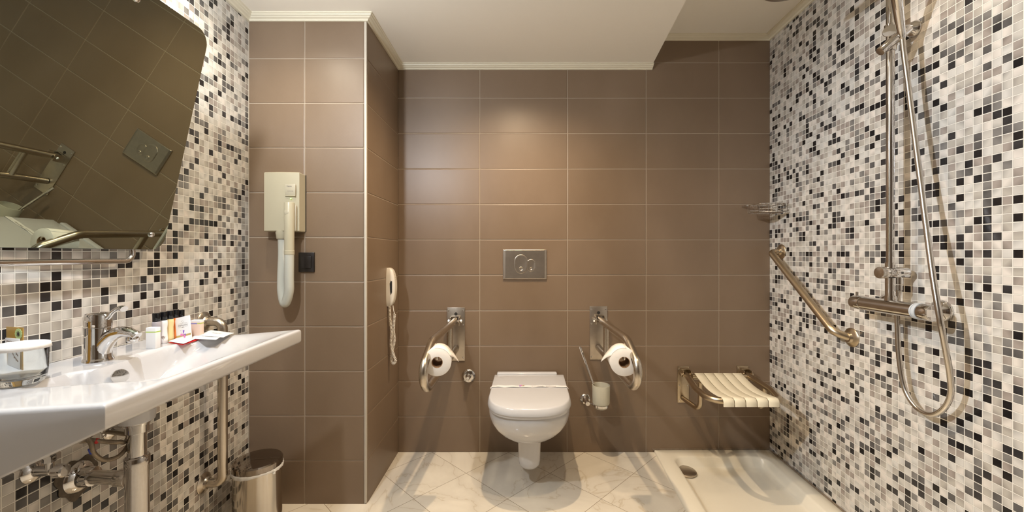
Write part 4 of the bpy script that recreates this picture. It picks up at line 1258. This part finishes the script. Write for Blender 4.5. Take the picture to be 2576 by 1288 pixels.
# ------------------------------------------------------------ mirror
ti, fi = math.radians(16.6), math.radians(-1.2)
mU = Vector((-math.sin(fi), math.cos(fi), 0))    # along the wall
mh = Vector((math.cos(fi), math.sin(fi), 0))
mV = (ZU * math.cos(ti) + mh * math.sin(ti)).normalized()    # up, leaning into the room
mN = mh * math.cos(ti) - ZU * math.sin(ti)
m0 = Vector((-1.1130, 1.270, 1.1325))            # lower far corner
MW, MH = .58, .68
SKEW = -.082
T = Thing('tilted_mirror', 'large rounded mirror tilting out from the left mosaic wall above the washbasin', 'mirror', m0)
def mp_(u, v, d=0): return m0 - mU * u + mV * v + mN * d + mU * (SKEW * v)
def mout(ins, r=.042, n=10):
    cs = [(ins, ins), (MW - ins, ins), (MW - ins, MH - ins), (ins, MH - ins)]
    return [(p.x, p.y) for p in rr_outline([(a, b, 0) for a, b in cs], r - ins, n)]
mb = MB(); mb.mi = 1
o0, o1 = mout(0), mout(.0015)
mb.rings([[mp_(u, v, 0) for u, v in o0], [mp_(u, v, .0035) for u, v in o0]], caps=(True, False))
mb.rings([[mp_(u, v, .0035) for u, v in o0], [mp_(u, v, .005) for u, v in o1]], caps=(False, False))
mb.mi = 0; mb.face([mb.v(mp_(u, v, .005)) for u, v in o1])
T.part('mirror_glass', mb, ['mirror', 'mirror_back'], sharp=10)
for u, v in ((.052, .048), (MW - .052, .048), (.225, MH - .035), (MW - .225, MH - .035)):
    mb = MB(); mb.lathe(mp_(u, v, .005), mN, [(0, .0085), (.002, .0085), (.005, .0068), (.0068, .0035), (.0072, .0003)], seg=24); T.part('dome_screw', mb, 'chrome')
mb = MB()
y0, y1 = 1.235, .76
p = [mp_(.095, .10, -.012), mp_(.095, .02, -.012), Vector((xl(y0 - .05), y0 - .05, 1.098)) + NL * .030, Vector((xl(y1), y1, 1.098)) + NL * .030, mp_(.52, .02, -.012), mp_(.52, .10, -.012)]
mb.tube(fillet(p, [.03, .06, .06, .03], 9), .0075, seg=18); T.part('support_tube', mb, 'chrome', sharp=60)
for u in (.13, .47):
    mb = MB(); a = mp_(u, .42, -.002); b = Vector((xl(a.y) + .001, a.y, a.z - .02)); mb.tube([a, b], .007, seg=12); T.part('stay', mb, 'chrome')

# ------------------------------------------------------------ hair dryer
hl, hr_ = at(665, 432, 1.73), at(753, 432, 1.73)
ztop, zbot = at(665, 432, 1.72).z, at(665, 582, 1.72).z
T = Thing('hair_dryer', 'ivory wall hair dryer with a white corrugated hose on the tiled column', 'hair dryer', Vector(((hl.x + hr_.x) / 2, YC, (ztop + zbot) / 2)))
xr_ = at(769, 500, YC).x
mb = MB()
plan = [(hl.x - .002, YC - .0025), (hl.x - .002, YC - .054)] + [(hl.x + (hr_.x - hl.x) * t, YC - .058 - .012 * math.sin(PI * (t * .85 + .1))) for t in [i / 12 for i in range(13)]] + [(xr_, YC - .020), (xr_, YC - .0025)]
zz = [(zbot, .003), (zbot + .003, 0), (ztop - .003, 0), (ztop, .003)]
cxp, cyp = sum(p[0] for p in plan) / len(plan), YC - .03
mb.rings([[Vector((x + (cxp - x) * q * .8, y + (cyp - y) * q * 3, z)) for x, y in plan] for z, q in ((zbot, .04), (zbot + .003, 0), (ztop - .003, 0), (ztop, .04))])
T.part('housing', mb, 'ivory', sharp=30)
mb = MB(); mb.box(((hl.x + xr_) / 2 + .002, YC - .0015, (ztop + zbot) / 2), (xr_ - hl.x + .004, .0028, ztop - zbot - .004)); T.part('back_plate', mb, 'black')
lb0, lb1 = at(717, 463, 1.718), at(743, 491, 1.718)
lc = (lb0 + lb1) / 2
yfz = YC - .0705
mb = MB(); mb.box((lc.x, yfz - .0006, lc.z), (lb1.x - lb0.x, .003, lb0.z - lb1.z), bevel=.0006); lab_ = T.part('label_window', mb, 'ivory_shade')
mb = MB(); mb.text('Valera', .0085, (lc.x - .004, yfz - .0024, lc.z + .012), (1, 0, 0), (0, 0, 1)); mb.text('HOTEL 1200', .0045, (lc.x + .001, yfz - .0024, lc.z - .008), (1, 0, 0), (0, 0, 1)); T.part('lettering', mb, 'ink', parent=lab_)
mb = MB(); mb.box((lc.x, yfz - .001, lb1.z - .002), (lb1.x - lb0.x, .004, .004), bevel=.0015); T.part('label_lip', mb, 'ivory')
ld = at(731, 499.5, 1.718); mb = MB(); mb.sphere((ld.x, yfz, ld.z), .0026, (1, .6, 1), 12); T.part('indicator_light', mb, 'led', label='small green indicator light')
# handset
hx_ = at(728.5, 560, 1.705).x
zt0, zt1 = at(728, 509, 1.700).z, at(728, 640, 1.700).z
mb = MB(); mb.lathe((hx_, YC - .087, zt1 + .018), (0, 0, 1), [(0, .019), (.06, .0192), (zt0 - zt1 - .022, .0205), (zt0 - zt1 - .019, .0195), (zt0 - zt1 - .018, .001)], seg=36); T.part('handset', mb, 'ivory')
mb = MB(); mb.lathe((hx_, YC - .087, zt1 - .001), (0, 0, 1), [(0, .0190), (.001, .0200), (.018, .0200), (.019, .0190)], seg=36); T.part('handset_collar', mb, 'ivory')
mb = MB(); mb.sphere((hx_ - .002, YC - .1058, zt0 - .044), .011, (.85, .18, 1), 20); T.part('handset_button', mb, 'ivory_shade')
mb = MB(); mb.box((hx_ + .010, YC - .072, (zt0 + zbot) / 2 - .004), (.024, .010, zt0 - zbot - .01), bevel=.003); T.part('cradle', mb, 'ivory_shade')
nx_ = at(704, 590, 1.725).x
mb = MB(); mb.lathe((nx_, YC - .045, zbot + .004), (0, 0, -1), [(0, .0265), (.012, .0265), (.034, .0235), (.036, .0225), (.036, .001)], seg=32); T.part('outlet_nozzle', mb, 'ivory')
zc = at(712, 765, 1.72).z
P_ = [(nx_, YC - .045, zbot - .030), (nx_ + .002, YC - .046, zbot - .10), (nx_ + .004, YC - .055, zbot - .19), (nx_ + .010, YC - .065, zc + .050), ((nx_ + hx_) / 2 + .001, YC - .074, zc + .004), (hx_ - .004, YC - .083, zc + .055), (hx_ - .001, YC - .087, zc + .12), (hx_, YC - .087, zt1 + .002)]
mb = MB(); mb.ribbed(smooth_path([Vector(p) for p in P_], 14), .0190, .0030, .0007, seg=26); T.part('hose', mb, 'hosew', sharp=80)

# black switch
A, B = at(754, 635, YC), at(793, 684, YC)
c = (A + B) / 2
T = Thing('wall_switch', 'square black rocker switch on the tiled column beside the hair dryer', 'switch', c)
mb = MB(); mb.box((c.x, YC - .006, c.z), (B.x - A.x, .011, A.z - B.z), bevel=.002); T.part('frame', mb, 'black')
mb = MB(); mb.box((c.x + .001, YC - .0135, c.z), (.044, .007, .054), bevel=.0015); T.part('rocker', mb, 'black')

# ------------------------------------------------------------ wall telephone on the side of the column
def sidept(px, py, off):    # point at distance off from the column side
    d = (px - CX) / F
    # x = xc1 + (Y-YC)*US.x/US.y + off ; x = d*Y
    k = US.x / US.y
    Y = (xc1 + off - YC * k) / (d - k)
    return at(px, py, Y)
pb = sidept(970, 724, 0)
T = Thing('wall_telephone', 'cream wall telephone handset with coiled cord in the corner left of the toilet', 'telephone', pb)
Yp = pb.y; kx = lambda Y: xc1 + (Y - YC) * US.x / US.y
zt_, zb_ = at(985, 674, Yp).z, at(985, 772, Yp).z
mb = MB(); rg = []
N_ = 30
def phd(t): return (.010 + .034 * math.sin(PI * (.10 + .80 * t)) ** .6) * (1 - (2 * abs(t - .5)) ** 14 * .45)
for i in range(N_ + 1):
    t = .5 - .5 * math.cos(PI * i / N_)
    z = zb_ + (zt_ - zb_) * t
    dp = phd(t)
    wd = .056 * (1 - (2 * abs(t - .5)) ** 5 * .42)
    Yc_ = Yp + .030
    x = kx(Yc_) + .0015
    m_ = 9
    pl = [(0, -wd / 2)] + [(dp * .55 + dp * .45 * math.sin(PI / 2 * j / m_), -wd / 2 * (1 - (1 - math.cos(PI / 2 * j / m_)) * .45)) for j in range(m_ + 1)] + \
         [(dp * .55 + dp * .45 * math.cos(PI / 2 * j / m_), wd / 2 * (1 - (1 - math.sin(PI / 2 * j / m_)) * .45)) for j in range(m_ + 1)] + [(0, wd / 2)]
    rg.append([Vector((x + a, Yc_ + b, z)) for a, b in pl])
mb.rings(rg); T.part('handset', mb, 'phone', sharp=45)
Yc_ = Yp + .030; x0 = kx(Yc_)
mb = MB()
pts = [(x0 + .020, zb_ + .12), (x0 + .026, zb_ + .135), (x0 + .032, zb_ + .13), (x0 + .032, zb_ + .075), (x0 + .026, zb_ + .060), (x0 + .022, zb_ + .075)]
mb.poly([(x, Yc_ - .0275, z) for x, z in pts], (0, -1, 0), .0009); T.part('grip_gap', mb, 'dark')
mb = MB()
for k in range(4):
    zk = zt_ - .024 - k * .013; mb.box((x0 + .0012 + phd((zk - zb_) / (zt_ - zb_)), Yc_ - .005, zk), (.0016, .003, .004))
T.part('key_marks', mb, 'ink')
mb = MB()
mb.tube(smooth_path([Vector((x0 + .030, Yc_ - .005, zb_ + .004)), Vector((x0 + .033, Yc_ - .005, zb_ - .02)), Vector((x0 + .038, Yc_ - .004, zb_ - .040))], 6), .0022, seg=10)
zlow = at(985, 915, Yc_).z
core_ = smooth_path([Vector((x0 + .014, Yc_ - .010, zb_ + .002)), Vector((x0 + .016, Yc_ - .010, zb_ - .06)), Vector((x0 + .024, Yc_ - .012, zb_ - .13)), Vector((x0 + .020, Yc_ - .006, zb_ - .20)), Vector((x0 + .036, Yc_ - .010, zlow + .045)),
                    Vector((x0 + .046, Yc_ - .014, zlow + .022)), Vector((x0 + .036, Yc_ - .012, zlow + .004)), Vector((x0 + .022, Yc_ - .004, zlow + .020)), Vector((x0 + .022, Yc_ + .006, zlow + .06)), Vector((x0 + .034, Yc_ + .006, zb_ - .18)),
                    Vector((x0 + .030, Yc_ + .006, zb_ - .13)), Vector((x0 + .034, Yc_ - .002, zb_ - .08)), Vector((x0 + .038, Yc_ - .004, zb_ - .040))], 40)
core_ = resample(core_, .00058)
hel = []; ph = 0
x, y, _ = frame_from(core_[1] - core_[0])
for i, p in enumerate(core_):
    t = (core_[min(i + 1, len(core_) - 1)] - core_[max(0, i - 1)]).normalized()
    x = (x - t * x.dot(t)).normalized(); y = t.cross(x)
    hel.append(p + (x * math.cos(ph) + y * math.sin(ph)) * .0058); ph += 2 * PI * .00058 / .0068
mb.tube(hel, .0019, seg=6)
T.part('coiled_cord', mb, 'phone', sharp=80)

# ------------------------------------------------------------ pedal bin
bc = Vector((-1.028, 1.615, 0)); br_ = .089
T = Thing('pedal_bin', 'polished steel pedal bin with a dark lid in the corner below the hair dryer', 'bin', bc)
zl0 = .292
mb = MB(); mb.lathe(bc, (0, 0, 1), [(.001, .001), (.001, br_ - .004), (.020, br_ - .002), (.022, br_ - .003), (zl0 - .034, br_ - .003), (zl0 - .032, br_ - .006), (zl0 - .032, br_ - .012), (.03, br_ - .012), (.03, .001)], seg=64); T.part('body', mb, 'bin_steel')
mb = MB(); mb.lathe(bc, (0, 0, 1), [(zl0 - .027, br_ - .003), (zl0 - .026, br_), (zl0 - .006, br_), (zl0 - .001, br_ - .004), (zl0, br_ - .010), (zl0 + .002, br_ * .5), (zl0 + .0025, .001)], seg=64); T.part('lid', mb, 'bin_lid')
mb = MB(); rg = []
seg = 64
for dz, r in ((-.034, br_ + .0015), (-.029, br_ + .003), (-.026, br_ + .001)):
    rg.append([bc + Vector((math.cos(2 * PI * k / seg) * (r + .0012 * math.sin(k * 2.7)), math.sin(2 * PI * k / seg) * (r + .0012 * math.sin(k * 1.9)), zl0 + dz - .004 * (1 + math.sin(k * .31)) * (dz < -.03))) for k in range(seg)])
mb.rings(rg, caps=(False, False))
kp = bc + Vector((math.cos(-.35) * br_, math.sin(-.35) * br_, zl0 - .034)); mb.sphere(kp, .009, (1, .8, .7), 10); mb.sphere(kp + Vector((.004, -.006, -.006)), .006, (1, 1, .6), 8)
T.part('bin_liner', mb, 'foil', sharp=80)
mb = MB(); mb.box(bc + Vector((.03, -br_ - .014, .014)), (.05, .03, .006), bevel=.002); T.part('pedal', mb, 'black')

# ------------------------------------------------------------ lamp fittings (above the frame)
labs = ['recessed downlight in the soffit above the washbasin', 'recessed downlight in the soffit above the toilet', 'recessed downlight in the soffit near its open edge', 'recessed downlight in the raised ceiling over the tray']
for i, (x, y, z, wt, c, r, cone) in enumerate(LAMPS):
    T = Thing('ceiling_downlight', labs[i], 'downlight', (x, y, z))
    mb = MB(); mb.lathe((x, y, z + .001), (0, 0, -1), [(0, .034), (.001, .046), (.006, .045), (.008, .040), (.006, .034)], seg=36, caps=(False, False)); T.part('trim_ring', mb, 'chrome_matt')
    mb = MB(); mb.cyl((x, y, z + .002), (x, y, z - .002), .033, seg=32); T.part('lamp_lens', mb, 'bulb')
def wall_lamp(name, lab, p, wallp, mat):
    T = Thing(name, lab, 'wall lamp', p)
    n = (p - wallp); n.z = 0; n.normalize()
    mb = MB(); mb.lathe(wallp + ZU * .07, n, [(.001, .035), (.012, .033), (.014, .001)], seg=28)
    mb.tube(fillet([wallp + ZU * .07, p + ZU * .07, p + ZU * .045], .02, 6), .007, seg=14); T.part('arm', mb, 'chrome')
    mb = MB(); mb.lathe(p + ZU * .048, (0, 0, -1), [(0, .001), (0, .018), (.012, .020), (.014, .016)], seg=24); T.part('lamp_holder', mb, 'chrome_matt')
wall_lamp('mirror_lamp', 'cool white lamp on a chrome arm on the mosaic wall above the mirror', VL, Vector((xl(VL.y), VL.y, VL.z)), None)
